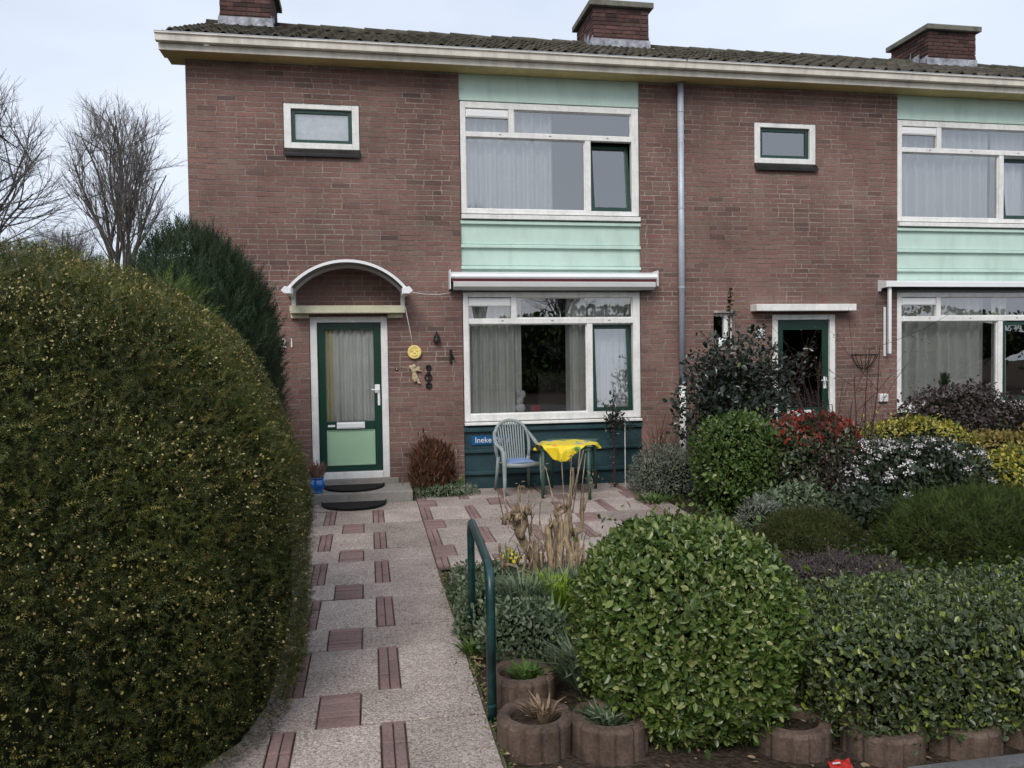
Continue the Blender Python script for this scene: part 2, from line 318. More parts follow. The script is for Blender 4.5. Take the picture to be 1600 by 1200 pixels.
# ------------------------------------------------------------------ ground
def ground():
    xs = [-400, -60, -20, -4, -1, 0.6, 2, 4, 8, 12, 20, 60, 400]; ys = [-400, -80, -30, -12, -8.6, -8, -6, -5, -4.0, -3.2, -2.4, -1.6, -.7, 0, .2, 10, 30, 80, 400]
    V = [(x, y, gz(y)-.045) for y in ys for x in xs]; n = len(xs)
    F = [(j*n+i, j*n+i+1, (j+1)*n+i+1, (j+1)*n+i) for j in range(len(ys)-1) for i in range(n-1)]
    o = obj('ground', MB().add(V, F), 'soil'); o['kind'] = 'structure'
    m = MB().add([(-60, -13.5, .0), (60, -13.5, .0), (60, -8.62, .0), (-60, -8.62, .0)], [(0, 1, 2, 3)])
    o = obj('pavement', m, 'concrete'); o['kind'] = 'structure'
    m = MB().add([(-300, -20.5, -.03), (300, -20.5, -.03), (300, -13.7, -.03), (-300, -13.7, -.03)], [(0, 1, 2, 3)])
    o = obj('road', m, 'asphalt'); o['kind'] = 'structure'
    m = MB().box(-60, 60, -13.7, -13.55, -.2, .06); o = obj('kerb', m, 'kerb_stone', bevel=.01); o['kind'] = 'structure'
    m = MB().add([(-200, 9, .06), (200, 9, .06), (200, 200, .06), (-200, 200, .06)], [(0, 1, 2, 3)])
    o = obj('lawn', m, 'lawn'); o['kind'] = 'structure'
    m = MB().box(2.36, 9, -8.08, -7.99, -.1, .05); o = obj('bed_edging', m, 'kerb_stone', bevel=.008); o['kind'] = 'structure'
    # low brick edge between path and planting bed
ground()

def paving():
    m = MB()
    ys = [-8.6, -8, -7, -6, -5, -4.0, -3.2, -2.4, -1.6, -.7, -.3]
    V = []; F = []
    for i, y in enumerate(ys): V += [(-1.02, y, gz(y)-.018), (.615, y, gz(y)-.018)]
    F = [(2*i, 2*i+1, 2*i+3, 2*i+2) for i in range(len(ys)-1)]; m.add(V, F)
    ys = [-3.9, -3.2, -2.4, -1.6, -.7, -.02]; V = []
    for i, y in enumerate(ys): V += [(.615, y, gz(y)-.018), (3.75, y, gz(y)-.018)]
    F = [(2*i, 2*i+1, 2*i+3, 2*i+2) for i in range(len(ys)-1)]; m.add(V, F)
    path = obj('garden_path', m, 'sand_joint'); path['kind'] = 'structure'
    cache = {}
    def piece(name, x0, x1, y0, y1, mt, g=.0075):
        w, d = round(x1-x0-2*g, 4), round(y1-y0-2*g, 4)
        if w < .03 or d < .03: return
        key = (name, w, d)
        if key not in cache:
            b = MB(); c = .004; h = .05
            V = [(-w/2, -d/2, -h), (w/2, -d/2, -h), (w/2, d/2, -h), (-w/2, d/2, -h), (-w/2, -d/2, -c), (w/2, -d/2, -c), (w/2, d/2, -c), (-w/2, d/2, -c),
                 (-w/2+c, -d/2+c, 0), (w/2-c, -d/2+c, 0), (w/2-c, d/2-c, 0), (-w/2+c, d/2-c, 0)]
            F = [(0, 1, 5, 4), (1, 2, 6, 5), (2, 3, 7, 6), (3, 0, 4, 7), (4, 5, 9, 8), (5, 6, 10, 9), (6, 7, 11, 10), (7, 4, 8, 11), (8, 9, 10, 11)]
            me = b.add(V, F).mesh(name); me.materials.append(MATS[mt]); cache[key] = me
        o = bpy.data.objects.new(name, cache[key]); COL.objects.link(o); o.parent = path
        y = (y0+y1)/2
        o.location = ((x0+x1)/2, y, gz(y)+random.uniform(-.006, .006))
        o.rotation_euler = (math.atan2(gz(y+.1)-gz(y-.1), .2)+random.gauss(0, .004), random.gauss(0, .004), random.gauss(0, .004))
        o['rnd'] = random.random()
    T, B = 'exposed_aggregate', 'paving_brick'
    def bricks_long(x0, x1, y0, y1):      # two across, three along
        for i in range(2):
            for j in range(3):
                w = (x1-x0)/2; d = (y1-y0)/3; piece('paving_brick', x0+i*w, x0+i*w+w, y0+j*d, y0+j*d+d, B, .0028)
    def bricks_cross(x0, x1, y0, y1):
        n = 7
        for j in range(n):
            d = (y1-y0)/n; piece('paving_brick', x0, x1, y0+j*d, y0+j*d+d, B, .0028)
    P = 1.14
    for k in range(-1, 8):
        top = -.82-P*(k); b0, b1 = top-.43, top; a0, a1 = b0-.71, b0
        if b1 < -8.3: continue
        def clipy(f, x0, x1, y0, y1, *a):
            y1 = min(y1, -.78 if x0 < .58 else -.03); y0 = max(y0, -8.6)
            if y1-y0 > .12: f(x0, x1, y0, y1, *a)
        tile = lambda x0, x1, y0, y1: piece('paving_tile', x0, x1, y0, y1, T)
        if k >= 0:
            clipy(tile, -.97, -.30, b0, b1); clipy(bricks_cross, -.30, -.075, b0, b1); clipy(tile, -.075, .60, b0, b1)
        clipy(tile, -.97, -.52, a0, a1); clipy(bricks_long, -.52, -.405, a0, a1); clipy(tile, -.405, .035, a0, a1); clipy(bricks_long, .035, .155, a0, a1); clipy(tile, .155, .60, a0, a1)
        if top > -3.3:
            # the terrace right of the path; the last row is cut at the bed
            x = .60
            while x < 3.6:
                if k >= -1: clipy(bricks_cross, x, x+.225, b0, b1); clipy(tile, x+.225, min(x+.90, 3.72), b0, b1)
                x += .90
            x = .60
            while x < 3.6:
                ya = max(a0, -3.85)
                clipy(bricks_long, x, x+.115, ya, a1); clipy(tile, x+.115, min(x+.557, 3.72), ya, a1)
                x += .557
paving()

# ------------------------------------------------------------------ houses
PERIOD = 6.78; HX0 = -2.27
EAVE_Z = 5.883
SL = .43                                  # roof slope (rise over run)
RY, RZ0 = 3.1, 6.100
def roofz(y): return RZ0+SL*(y+.32)
def holes_for(dx, right):
    h = [(-1.047+dx, -.040+dx, 4.70, 5.388), (1.322+dx, 3.945+dx, 0.02, EAVE_Z), (-.768+dx, .288+dx, .20, 2.52)]
    if right: h.append((5.07, 5.41, 2.02, 2.54))
    return h
def wall_mesh(x0, x1, z1, holes, mb):
    xs = sorted({x0, x1, *[a for h in holes for a in h[:2]]}); zs = sorted({0.0, z1, *[a for h in holes for a in h[2:]]})
    solid = {}
    for i in range(len(xs)-1):
        for j in range(len(zs)-1):
            cx, cz = (xs[i]+xs[i+1])/2, (zs[j]+zs[j+1])/2
            solid[i, j] = not any(h[0] < cx < h[1] and h[2] < cz < h[3] for h in holes)
    YF, YB = .0035, .24
    for (i, j), s in solid.items():
        if not s: continue
        a, b, c, d = xs[i], xs[i+1], zs[j], zs[j+1]
        mb.add([(a, YF, c), (b, YF, c), (b, YF, d), (a, YF, d)], [(0, 1, 2, 3)])
        mb.add([(a, YB, c), (b, YB, c), (b, YB, d), (a, YB, d)], [(3, 2, 1, 0)])
        if not solid.get((i-1, j)): mb.add([(a, YF, c), (a, YF, d), (a, YB, d), (a, YB, c)], [(0, 1, 2, 3)])
        if not solid.get((i+1, j)): mb.add([(b, YF, c), (b, YB, c), (b, YB, d), (b, YF, d)], [(0, 1, 2, 3)])
        if not solid.get((i, j+1)): mb.add([(a, YF, d), (b, YF, d), (b, YB, d), (a, YB, d)], [(0, 1, 2, 3)])
        if not solid.get((i, j-1)): mb.add([(a, YF, c), (a, YB, c), (b, YB, c), (b, YF, c)], [(0, 1, 2, 3)])
CH = .0697; BL = .236; BJ = .0125
def brick_layout(x0, x1, z1, holes, rng, pitch=.2475):
    out = []; row = 0; z = .0
    while z+CH*.6 < z1:
        za, zb = z+.006, min(z+CH-.0065, z1)
        zc = (za+zb)/2
        # horizontal spans free of holes
        cuts = [(x0, x1)]
        for h in holes:
            if h[2]-.004 < zc < h[3]+.004:
                nc = []
                for a, b in cuts:
                    if h[1] <= a or h[0] >= b: nc.append((a, b)); continue
                    if h[0] > a: nc.append((a, h[0]))
                    if h[1] < b: nc.append((h[1], b))
                cuts = nc
        off = (.5*pitch if row % 2 else 0)+rng.normal(0, .012)
        # joint grid with occasional half bricks
        js = []; x = x0-pitch+off
        while x < x1+pitch:
            js.append(x)
            x += pitch*(.5 if rng.random() < .05 else 1)+rng.normal(0, .003)
        for a, b in cuts:
            e = [a]+[j for j in js if a+.05 < j < b-.05]+[b]
            for p, q in zip(e[:-1], e[1:]):
                l = p+(BJ/2 if p > a else .001); r = q-(BJ/2 if q < b else .001)
                if r-l > .03: out.append((l, r, za+rng.normal(0, .0012), zb+rng.normal(0, .0012)))
        z += CH; row += 1
    return out
BOXF = np.array([(0, 1, 5, 4), (1, 2, 6, 5), (3, 0, 4, 7), (4, 5, 6, 7), (0, 3, 2, 1)])
def bricks_mesh(name, bl, rng, ybase=0.0, depth=.03):
    n = len(bl); a = np.array(bl)
    yf = ybase+rng.normal(0, .0008, n); yb = np.full(n, ybase+depth)
    V = np.zeros((n, 8, 3)); jig = rng.normal(0, .0007, (n, 8, 3))
    for k, (xi, yi, zi) in enumerate([(0, 0, 2), (1, 0, 2), (1, 1, 2), (0, 1, 2), (0, 0, 3), (1, 0, 3), (1, 1, 3), (0, 1, 3)]):
        V[:, k, 0] = a[:, xi]; V[:, k, 1] = yf if yi == 0 else yb; V[:, k, 2] = a[:, zi]
    V += jig
    F = (BOXF[None]+(np.arange(n)*8)[:, None, None]).reshape(-1, 4)
    return npmesh(name, V.reshape(-1, 3), F, np.repeat(np.clip(rng.beta(2.2, 2.0, n), 0, 1), 8))
def brick_objects(bl, parent, rng):
    me = MB().box(-.5, .5, 0, .03, -.5, .5).mesh('brick'); me.materials.append(MATS['brick'])
    for (l, r, za, zb) in bl:
        o = bpy.data.objects.new('brick', me); COL.objects.link(o); o.parent = parent
        o.location = ((l+r)/2, rng.normal(0, .0008), (za+zb)/2); o.scale = (r-l, 1, zb-za); o['rnd'] = float(np.clip(rng.beta(2.2, 2.0), 0, 1))

def tile_mesh():
    w, l = .236, .40; xs = np.linspace(0, w, 12)
    def prof(x):
        t = x/w; return .052*max(0, math.cos((t-.72)*PI/.50)) if abs(t-.72) < .25 else -.006*math.sin(t/.47*PI)
    V = []; F = []; n = len(xs)
    for v, dz in ((0, .022), (l, -.012)):
        for x in xs: V.append((x, v, prof(x)+dz))
    for x in xs: V.append((x, 0, prof(x)+.022-.020))
    F = [(i, i+1, n+i+1, n+i) for i in range(n-1)]+[(2*n+i, 2*n+i+1, i+1, i) for i in range(n-1)]
    return MB().add(V, F).mesh('roof_tile')
TILE = tile_mesh(); TILE.materials.append(MATS['roof_tile']); TILE.polygons.foreach_set('use_smooth', np.ones(len(TILE.polygons), dtype=bool))

def build_roof(house, x0, x1, xa, xb, limit):
    """xa..xb: extent of the tiles"""
    y0 = -.36; m = MB()
    poly = [(y0, roofz(y0)-.05), (RY, roofz(RY)-.05), (2*RY-y0, roofz(y0)-.05), (2*RY-y0, roofz(y0)-.11), (RY, roofz(RY)-.11), (y0, roofz(y0)-.11)]
    m.prism(poly, xa+.01, xb-.01)
    roof = obj('roof', m, 'roof_tile', house)
    ang = math.atan(SL); ca, sa = math.cos(ang), math.sin(ang); ex = .33
    slope_len = (RY-y0)/ca; rows = int(slope_len/ex)+1; TW = .215
    ncol = int(round((xb-xa)/TW)); tw = (xb-xa)/ncol
    items = []
    for r in range(rows):
        for c in range(ncol):
            s = r*ex
            items.append((r, c, Vector((xa+c*tw, y0+s*ca, roofz(y0)+s*sa-.012))))
    items.sort(key=lambda t: (t[2]-CAM).length)
    R = Matrix.Rotation(ang, 4, 'X')
    tv = np.array([v.co[:] for v in TILE.vertices]); tf = np.array([p.vertices[:] for p in TILE.polygons])
    Vs = []; Fs = []; rs = []; k = 0; Rm = np.array(R.to_3x3())
    for i, (r, c, p) in enumerate(items):
        jz = random.gauss(0, .003); rz = random.gauss(0, .008)
        if i < limit:
            o = bpy.data.objects.new('roof_tile', TILE); COL.objects.link(o); o.parent = roof
            M = Matrix.Translation(p+Vector((0, 0, jz))) @ R @ Matrix.Rotation(rz, 4, 'Z')
            if r == rows-1: M = M @ Matrix.Diagonal((1, .8, 1, 1))
            o.matrix_basis = M
            o['rnd'] = random.random()
        else:
            v = tv.copy()
            if r == rows-1: v[:, 1] *= .8
            Vs.append(v@Rm.T+np.array(p)+np.array([0, 0, jz])); Fs.append(tf+k*len(tv)); rs.append(np.full(len(tv), random.random())); k += 1
    # rear slope mirrored, plain
    if Vs:
        me = npmesh('roof_tiles', np.concatenate(Vs), np.concatenate(Fs), np.concatenate(rs), True)
        obj('roof_tiles', me, 'roof_tile', roof, kind='stuff')
    # ridge tiles
    n = int((xb-xa)/.38)+1; L = (xb-xa)/n
    prof = [(.13*math.cos(t), .10*math.sin(t)) for t in np.linspace(-.2, PI+.2, 9)]
    V = []; F = []
    for x, s in ((0, 1.0), (L+.05, .86)):
        for y, z in prof: V.append((x, y*s, z*s))
    for x, s in ((0, .8),):
        for y, z in prof: V.append((x, y*s, z*s))
    F = [(i, i+1, 10+i-1+0, 9+i) for i in range(8)]; F = [(i+1, i, 9+i, 9+i+1) for i in range(8)]+[(i, i+1, 18+i+1, 18+i) for i in range(8)]
    rm = MB().add(V, F).mesh('ridge_tile'); rm.materials.append(MATS['roof_tile']); rm.polygons.foreach_set('use_smooth', np.ones(len(rm.polygons), dtype=bool))
    for i in range(n):
        o = bpy.data.objects.new('ridge_tile', rm); COL.objects.link(o); o.parent = roof
        o.location = (xa+i*L, RY, roofz(RY)-.012+random.gauss(0, .004)); o['rnd'] = random.random(); o.rotation_euler = (0, random.gauss(0, .012), random.gauss(0, .01))
    return roof

def chimney(house, x0, x1, y0, y1, ztop, rng):
    c = obj('chimney', MB().box(x0+.012, x1-.012, y0+.012, y1-.012, 6.6, ztop-.005), 'mortar_dark', house)
    # brickwork on front and both flanks
    bl = [b for b in brick_layout(x0, x1, ztop, [], rng, .215) if b[2] > 6.9]
    V = []; R = []
    def slab(l, r, a, b, axis, at, sgn):
        j = rng.normal(0, .002)
        if axis == 'y': return [(l, at+j, a), (r, at+j, a), (r, at+.03*sgn, a), (l, at+.03*sgn, a), (l, at+j, b), (r, at+j, b), (r, at+.03*sgn, b), (l, at+.03*sgn, b)]
        return [(at+j, l, a), (at+j, r, a), (at+.03*sgn, r, a), (at+.03*sgn, l, a), (at+j, l, b), (at+j, r, b), (at+.03*sgn, r, b), (at+.03*sgn, l, b)]
    for l, r, a, b in bl: V.append(slab(l, r, a, b, 'y', y0, 1))
    for at, sg in ((x0, 1), (x1, -1)):
        for l, r, a, b in [q for q in brick_layout(y0+.002, y1-.002, ztop, [], rng, .215) if q[2] > 6.9]: V.append(slab(l, r, a, b, 'x', at, sg))
    n = len(V); F = (np.array([(0, 1, 5, 4), (1, 2, 6, 5), (2, 3, 7, 6), (3, 0, 4, 7), (4, 5, 6, 7), (0, 3, 2, 1)])[None]+(np.arange(n)*8)[:, None, None]).reshape(-1, 4)
    obj('brickwork', npmesh('brickwork', np.array(V).reshape(-1, 3), F, np.repeat(rng.random(n), 8)), 'chimney_brick', c, kind='stuff')
    obj('chimney_cap', MB().box(x0-.075, x1+.075, y0-.075, y1+.075, ztop, ztop+.10), 'concrete_cap', c, bevel=.012)
    # lead: apron in front, stepped soakers on the flanks
    m = MB(); zf = roofz(y0)
    m.box(x0-.03, x1+.03, y0-.010, y0-.004, zf-.02, zf+.17)
    m.prism([(y0-.010, zf+.03), (y0-.20, roofz(y0-.20)+.055), (y0-.20, roofz(y0-.20)+.045), (y0-.010, zf+.015)], x0-.06, x1+.06)
    for xs0, xs1 in ((x0-.010, x0-.004), (x1+.004, x1+.010)):
        y = y0
        while y < min(y1, RY)-.02:
            ye = min(y+.24, RY); m.prism([(y, roofz(y)-.02), (ye, roofz(ye)-.02), (ye-.02, roofz(ye)+.10), (y, roofz(y)+.22)], xs0, xs1); y += .245
    obj('lead_flashing', m, 'lead', c)
    return c

def frame_rect(mb, x0, x1, z0, z1, w, y0, y1, wt=None, wb=None):
    wt = w if wt is None else wt; wb = w if wb is None else wb
    mb.box(x0, x0+w, y0, y1, z0, z1); mb.box(x1-w, x1, y0, y1, z0, z1)
    mb.box(x0+w, x1-w, y0+.001, y1-.001, z1-wt, z1); mb.box(x0+w, x1-w, y0+.001, y1-.001, z0, z0+wb)
def pane(parent, x0, x1, z0, z1, y, m='window_glass', name='pane'):
    return obj(name, MB().add([(x0, y, z0), (x1, y, z0), (x1, y, z1), (x0, y, z1)], [(0, 1, 2, 3)]), m, parent)

def tilt_sash(parent, x0, x1, z0, z1, y, deg):
    """green opening light, hinged at the foot and tipped inwards"""
    a = math.radians(deg)
    def tr(mb):
        q = []
        for (vx, vy, vz) in mb.v:
            h = vz-z0; q.append((vx, y+(vy-y)*math.cos(a)+h*math.sin(a), z0+h*math.cos(a)-(vy-y)*math.sin(a)))
        mb.v = q; return mb
    m = MB(); frame_rect(m, x0+.006, x1-.006, z0+.005, z1-.012, .058, y, y+.05); s = obj('sash', tr(m), 'green_paint', parent, bevel=.004)
    m = MB().add([(x0+.064, y+.02, z0+.063), (x1-.064, y+.02, z0+.063), (x1-.064, y+.02, z1-.07), (x0+.064, y+.02, z1-.07)], [(0, 1, 2, 3)]); obj('pane', tr(m), 'window_glass', s)

def big_window(house, dx, z, label_sash_deg, vent=True):
    """z: dict of heights"""
    y0, y1 = .012, .10
    X = [1.335, 1.412, 2.022, 2.10, 3.132, 3.214, 3.825, 3.932]; X = [x+dx for x in X]
    m = MB(); m.box(X[0], X[1], y0, y1, z['b'], z['t']); m.box(X[6], X[7], y0, y1, z['b'], z['t'])
    m.box(X[1], X[6], y0+.001, y1, z['t']-z['th'], z['t']); m.box(X[1], X[6], y0+.001, y1, z['b'], z['gb'])
    m.box(X[1], X[6], y0-.004, y1, z['tr0'], z['tr1'])
    m.box(X[2], X[3], y0+.002, y1, z['tr1'], z['t']-z['th']); m.box(X[4], X[5], y0+.002, y1, z['gb'], z['tr0'])
    w = obj('window', m, 'white_paint', house, bevel=.006)
    # inner beads
    zt = z['t']-z['th']
    b = MB()
    for (a, c, e, f) in ((X[3], X[6], z['tr1'], zt), (X[1], X[4], z['gb'], z['tr0'])):
        frame_rect(b, a, c, e, f, .014, y0+.032, y1-.03)
    obj('glazing_bead', b, 'white_paint', w)
    pane(w, X[3]+.002, X[6]-.002, z['tr1']+.002, zt-.002, y0+.05)
    pane(w, X[1]+.002, X[4]-.002, z['gb']+.002, z['tr0']-.002, y0+.05)
    pane(w, X[1]+.002, X[2]-.002, z['tr1']+.002, zt-.125, y0+.05)
    v = MB().box(X[1]+.004, X[2]-.004, y0+.012, y1-.01, zt-.125, zt-.012); v.box(X[1]+.02, X[2]-.02, y0+.004, y0+.012, zt-.112, zt-.04)
    obj('ventilator', v, 'white_plastic', w, bevel=.004)
    tilt_sash(w, X[5], X[6], z['gb'], z['tr0'], y0+.02, label_sash_deg)
    k = MB()
    for fx in (.2, .5, .85): k.ellipsoid((X[1]+(X[6]-X[1])*fx, y0-.006, (z['tr0']+z['tr1'])/2+.004), (.02, .004, .008), 8, 5)
    obj('drain_cap', k, 'concrete', w)
    s = MB().prism([(y1, z['s0']), (-.045, z['s0']), (-.045, z['s1']-.02), (y1, z['s1'])], X[0]-.005, X[7]+.005); obj('window_sill', s, 'white_paint', w, bevel=.004)
    return w
UPZ = dict(b=3.947, t=5.498, th=.088, gb=4.012, tr0=5.012, tr1=5.083, s0=3.866, s1=3.945)
LOZ = dict(b=1.024, t=2.847, th=.072, gb=1.12, tr0=2.398, tr1=2.476, s0=.972, s1=1.022)

def ledge(x0, x1, z0, z1, yout): return MB().prism([(.06, z0), (yout, z0), (yout, z0+(z1-z0)*.6), (.06, z1)], x0, x1)

def build_house(idx, dx, right):
    x0, x1 = HX0+dx, HX0+dx+PERIOD
    lab = ('brick end house with arched door canopy and green lower panel', 'brick middle house right of the grey downpipe')[idx]
    H = thing('brick_house', lab, 'house', (x0, 0, 0))
    rng = np.random.default_rng(31+idx)
    holes = holes_for(dx, right)
    m = MB(); wall_mesh(x0, x1, EAVE_Z, holes, m); wall = obj('front_wall', m, 'mortar', H)
    bl = brick_layout(x0, x1, EAVE_Z-.002, holes, rng)
    def score(b):
        c = Vector(((b[0]+b[1])/2, 0, (b[2]+b[3])/2)); d = (c-CAM).length
        hid = (c.x < -.85 and c.z < 3.2) or (right and c.z < 2.3) or c.z < .4
        return (b[1]-b[0])*(b[3]-b[2])/d**2*(0 if hid else 1)
    bl.sort(key=lambda b: -score(b))
    brick_objects(bl[:300], wall, rng)
    obj('brickwork', bricks_mesh('brickwork', bl[300:], rng), 'brick', wall, kind='stuff')
    # the rest of the shell
    s = MB(); yb = 2*RY
    s.box(x0, x1, yb-.2, yb, 0, EAVE_Z); obj('rear_wall', s, 'brick', H)
    s = MB(); s.prism([(.24, 0), (yb-.2, 0), (yb-.2, EAVE_Z), (RY, roofz(RY)-.12), (.24, EAVE_Z+.05)], x0+.002, x0+.2)
    s.prism([(.24, 0), (yb-.2, 0), (yb-.2, EAVE_Z), (RY, roofz(RY)-.12), (.24, EAVE_Z+.05)], x1-.2, x1-.002); obj('gable_wall', s, 'brick', H)
    s = MB(); s.box(x0+.2, x1-.2, .24, yb-.2, -.05, .1); s.box(x0+.2, x1-.2, .25, yb-.2, 2.92, 3.12); s.box(x0+.2, x1-.2, .24, yb-.2, EAVE_Z-.1, EAVE_Z-.02)
    s.box(x0+.2, x1-.2, 3.2, 3.3, .1, 2.92); s.box(x0+.2, x1-.2, 3.2, 3.3, 3.12, EAVE_Z-.1)
    s.box(1.0+dx, 1.08+dx, .26, 3.2, .1, 2.92); s.box(.9+dx, .98+dx, .26, 3.2, 3.12, EAVE_Z-.1)
    obj('interior_wall', s, 'interior', H)
    # ---- facade strip with windows and panels
    a, b = 1.324+dx, 3.943+dx
    obj('mint_panel', MB().box(a, b, .03, .06, 5.518, EAVE_Z-.002), 'mint_paint', H)
    big_window(H, dx, UPZ, 8 if not right else 6)
    for i, (z0, z1) in enumerate(((3.525, 3.80), (3.224, 3.47), (2.86, 3.17))): obj('mint_panel', MB().box(a, b, .034, .06, z0, z1), 'mint_paint', H)
    for z0, z1 in ((3.798, 3.866), (3.468, 3.527), (3.168, 3.226)): obj('mint_ledge', ledge(a-.004, b+.004, z0, z1, -.012), 'mint_paint', H, bevel=.003)
    big_window(H, dx, LOZ, 5 if not right else .3)
    pm = 'dark_teal_paint'
    for z0, z1 in ((.634, .882), (.33, .584), (.02, .272)): obj('lower_panel', MB().box(a, b, .036, .06, z0, z1), pm, H)
    for z0, z1 in ((.88, .968), (.58, .638), (.268, .334)): obj('panel_ledge', ledge(a-.003, b+.003, z0, z1, -.012), pm, H, bevel=.003)
    # ---- small upper window
    sx0, sx1 = -1.040+dx, -.047+dx
    m = MB(); frame_rect(m, sx0, sx1, 4.772, 5.378, .095, .010, .10, .075, .08); w = obj('small_window', m, 'white_paint', H, bevel=.006)
    m = MB(); frame_rect(m, sx0+.095, sx1-.095, 4.852, 5.303, .052, .052, .10); sa = obj('sash', m, 'green_paint', w, bevel=.004)
    pane(sa, sx0+.147, sx1-.147, 4.904, 5.251, .075)
    obj('window_sill', MB().prism([(.12, 4.70), (.0, 4.70), (-.055, 4.655), (-.055, 4.70), (.008, 4.768), (.12, 4.768)], sx0-.005, sx1+.012), 'dark_sill', w, bevel=.004)
    # ---- door
    d0, d1 = -.760+dx, .282+dx
    m = MB(); m.box(d0, d0+.092, .015, .13, .285, 2.512); m.box(d1-.092, d1, .015, .13, .285, 2.512); m.box(d0+.092, d1-.092, .016, .13, 2.432, 2.512); m.box(d0+.092, d1-.092, .0, .13, .285, .378)
    l0, l1 = d0+.095, d1-.095
    lf = MB()
    if not right:
        lf.box(l0, l0+.10, .055, .10, .385, 2.430); lf.box(l1-.10, l1, .055, .10, .385, 2.430)
        lf.box(l0+.1, l1-.1, .056, .10, 2.335, 2.430); lf.box(l0+.1, l1-.1, .056, .10, .958, 1.075); lf.box(l0+.1, l1-.1, .056, .10, .385, .467)
        dr = obj('door', lf, 'green_paint', H, bevel=.004)
        obj('door_frame', m, 'white_paint', dr, bevel=.005)
        pane(dr, l0+.1, l1-.1, 1.075, 2.335, .075, 'door_glass')
        pn = MB().box(l0+.1, l1-.1, .075, .09, .467, .958); obj('door_panel', pn, 'pale_green_panel', dr)
        obj('panel_bead', (lambda q: (frame_rect(q, l0+.1, l1-.1, .467, .958, .016, .066, .075), q)[1])(MB()), 'pale_green_panel', dr)
        lb = MB().box(-.43, -.05, .038, .056, .972, 1.062); lb.box(-.41, -.07, .030, .040, .985, 1.048); obj('letterbox', lb, 'white_plastic', dr, bevel=.004)
        obj('name_strip', MB().box(-.548, -.452, .050, .056, 1.000, 1.028), 'white_plastic', dr)
        h = MB().box(.095, .165, .042, .056, 1.455, 1.575); h.box(.132, .165, .035, .056, 1.285, 1.46); h.tube([(.145, .04, 1.50), (.145, .0, 1.50), (.05, -.005, 1.505)], .010, 8); obj('door_handle', h, 'white_plastic', dr, bevel=.003)
    else:
        lf.box(l0, l0+.10, .055, .10, .385, 2.430); lf.box(l1-.10, l1, .055, .10, .385, 2.430)
        lf.box(l0+.1, l1-.1, .056, .10, 2.28, 2.430); lf.box(l0+.1, l1-.1, .056, .10, .385, 1.09)
        dr = obj('door', lf, 'green_paint', H, bevel=.004)
        obj('door_frame', m, 'white_paint', dr, bevel=.005)
        pane(dr, l0+.1, l1-.1, 1.09, 2.28, .075, 'door_glass')
        obj('letterbox', MB().box(6.28, 6.72, .036, .055, .955, 1.055), 'white_plastic', dr, bevel=.004)
        h = MB().box(l1-.085, l1-.03, .042, .055, 1.38, 1.56); h.tube([(l1-.055, .04, 1.5), (l1-.055, .0, 1.5), (l1-.15, -.005, 1.505)], .010, 8); obj('door_handle', h, 'white_plastic', dr, bevel=.003)
    # concrete slab over the door
    if not right:
        obj('lintel', MB().box(-1.0, .518, -.20, .02, 2.548, 2.650), 'cream_lintel', H, bevel=.008)
        m = MB(); m.box(-1.0, -.765, -.05, .02, 2.488, 2.546); m.box(.285, .49, -.05, .02, 2.488, 2.546); obj('lintel_block', m, 'cream_lintel', H, bevel=.006)
    else:
        obj('lintel', MB().box(5.66, 7.28, -.20, .02, 2.555, 2.658), 'white_paint', H, bevel=.008)
        # little lavatory window
        m = MB(); frame_rect(m, 5.075, 5.405, 2.03, 2.535, .035, .10, .15); m.box(5.275, 5.335, .085, .15, 2.03, 2.535); w = obj('lavatory_window', m, 'white_paint', H)
        pane(w, 5.11, 5.275, 2.065, 2.50, .12); pane(w, 5.335, 5.37, 2.065, 2.50, .12)
        obj('window_sill', MB().box(5.06, 5.42, -.03, .10, 1.99, 2.028), 'concrete', w)
    # ---- eaves
    e0 = x0-.25 if idx == 0 else x0; e1 = x1
    obj('soffit', MB().box(e0, e1, -.295, .0, EAVE_Z, EAVE_Z+.02), 'soffit_paint', H)
    obj('fascia', MB().box(e0, e1, -.318, -.296, EAVE_Z-.008, EAVE_Z+.075), 'cream_paint', H, bevel=.004)
    g = MB().prism([(-.318, EAVE_Z+.077), (-.405, EAVE_Z+.077), (-.415, EAVE_Z+.155), (-.435, EAVE_Z+.160), (-.435, EAVE_Z+.178), (-.405, EAVE_Z+.178), (-.395, EAVE_Z+.10), (-.318, EAVE_Z+.10)], e0-.02, e1)
    obj('gutter', g, 'cream_paint', H, bevel=.003)
    rail = MB().box(e0-.022, e1, -.438, -.41, EAVE_Z+.179, EAVE_Z+.187); obj('gutter_lip', rail, 'zinc', H)
    if idx == 0:
        v = MB(); v.prism([(-.30, EAVE_Z+.02), (0.02, EAVE_Z+.02), (RY, roofz(RY)-.30), (2*RY+.3, EAVE_Z+.02), (2*RY+.3, EAVE_Z+.13), (RY, roofz(RY)-.115), (-.30, roofz(-.30)-.115)], e0, e0+.03); obj('bargeboard', v, 'cream_paint', H)
    obj('wall_plate', MB().box(e0+.032 if idx == 0 else x0, x1, .001, .24, EAVE_Z+.001, EAVE_Z+.13), 'soffit_paint', H)
    roof = build_roof(H, x0, x1, e0-.01, e1, 300)
    crng = np.random.default_rng(5+idx)
    if idx == 0:
        chimney(H, -2.235, -1.44, 2.55, 3.65, 8.08, crng); chimney(H, 4.01, 5.03, 2.55, 3.65, 8.05, crng)
    else:
        chimney(H, 10.60, 11.62, 2.55, 3.65, 8.02, crng)
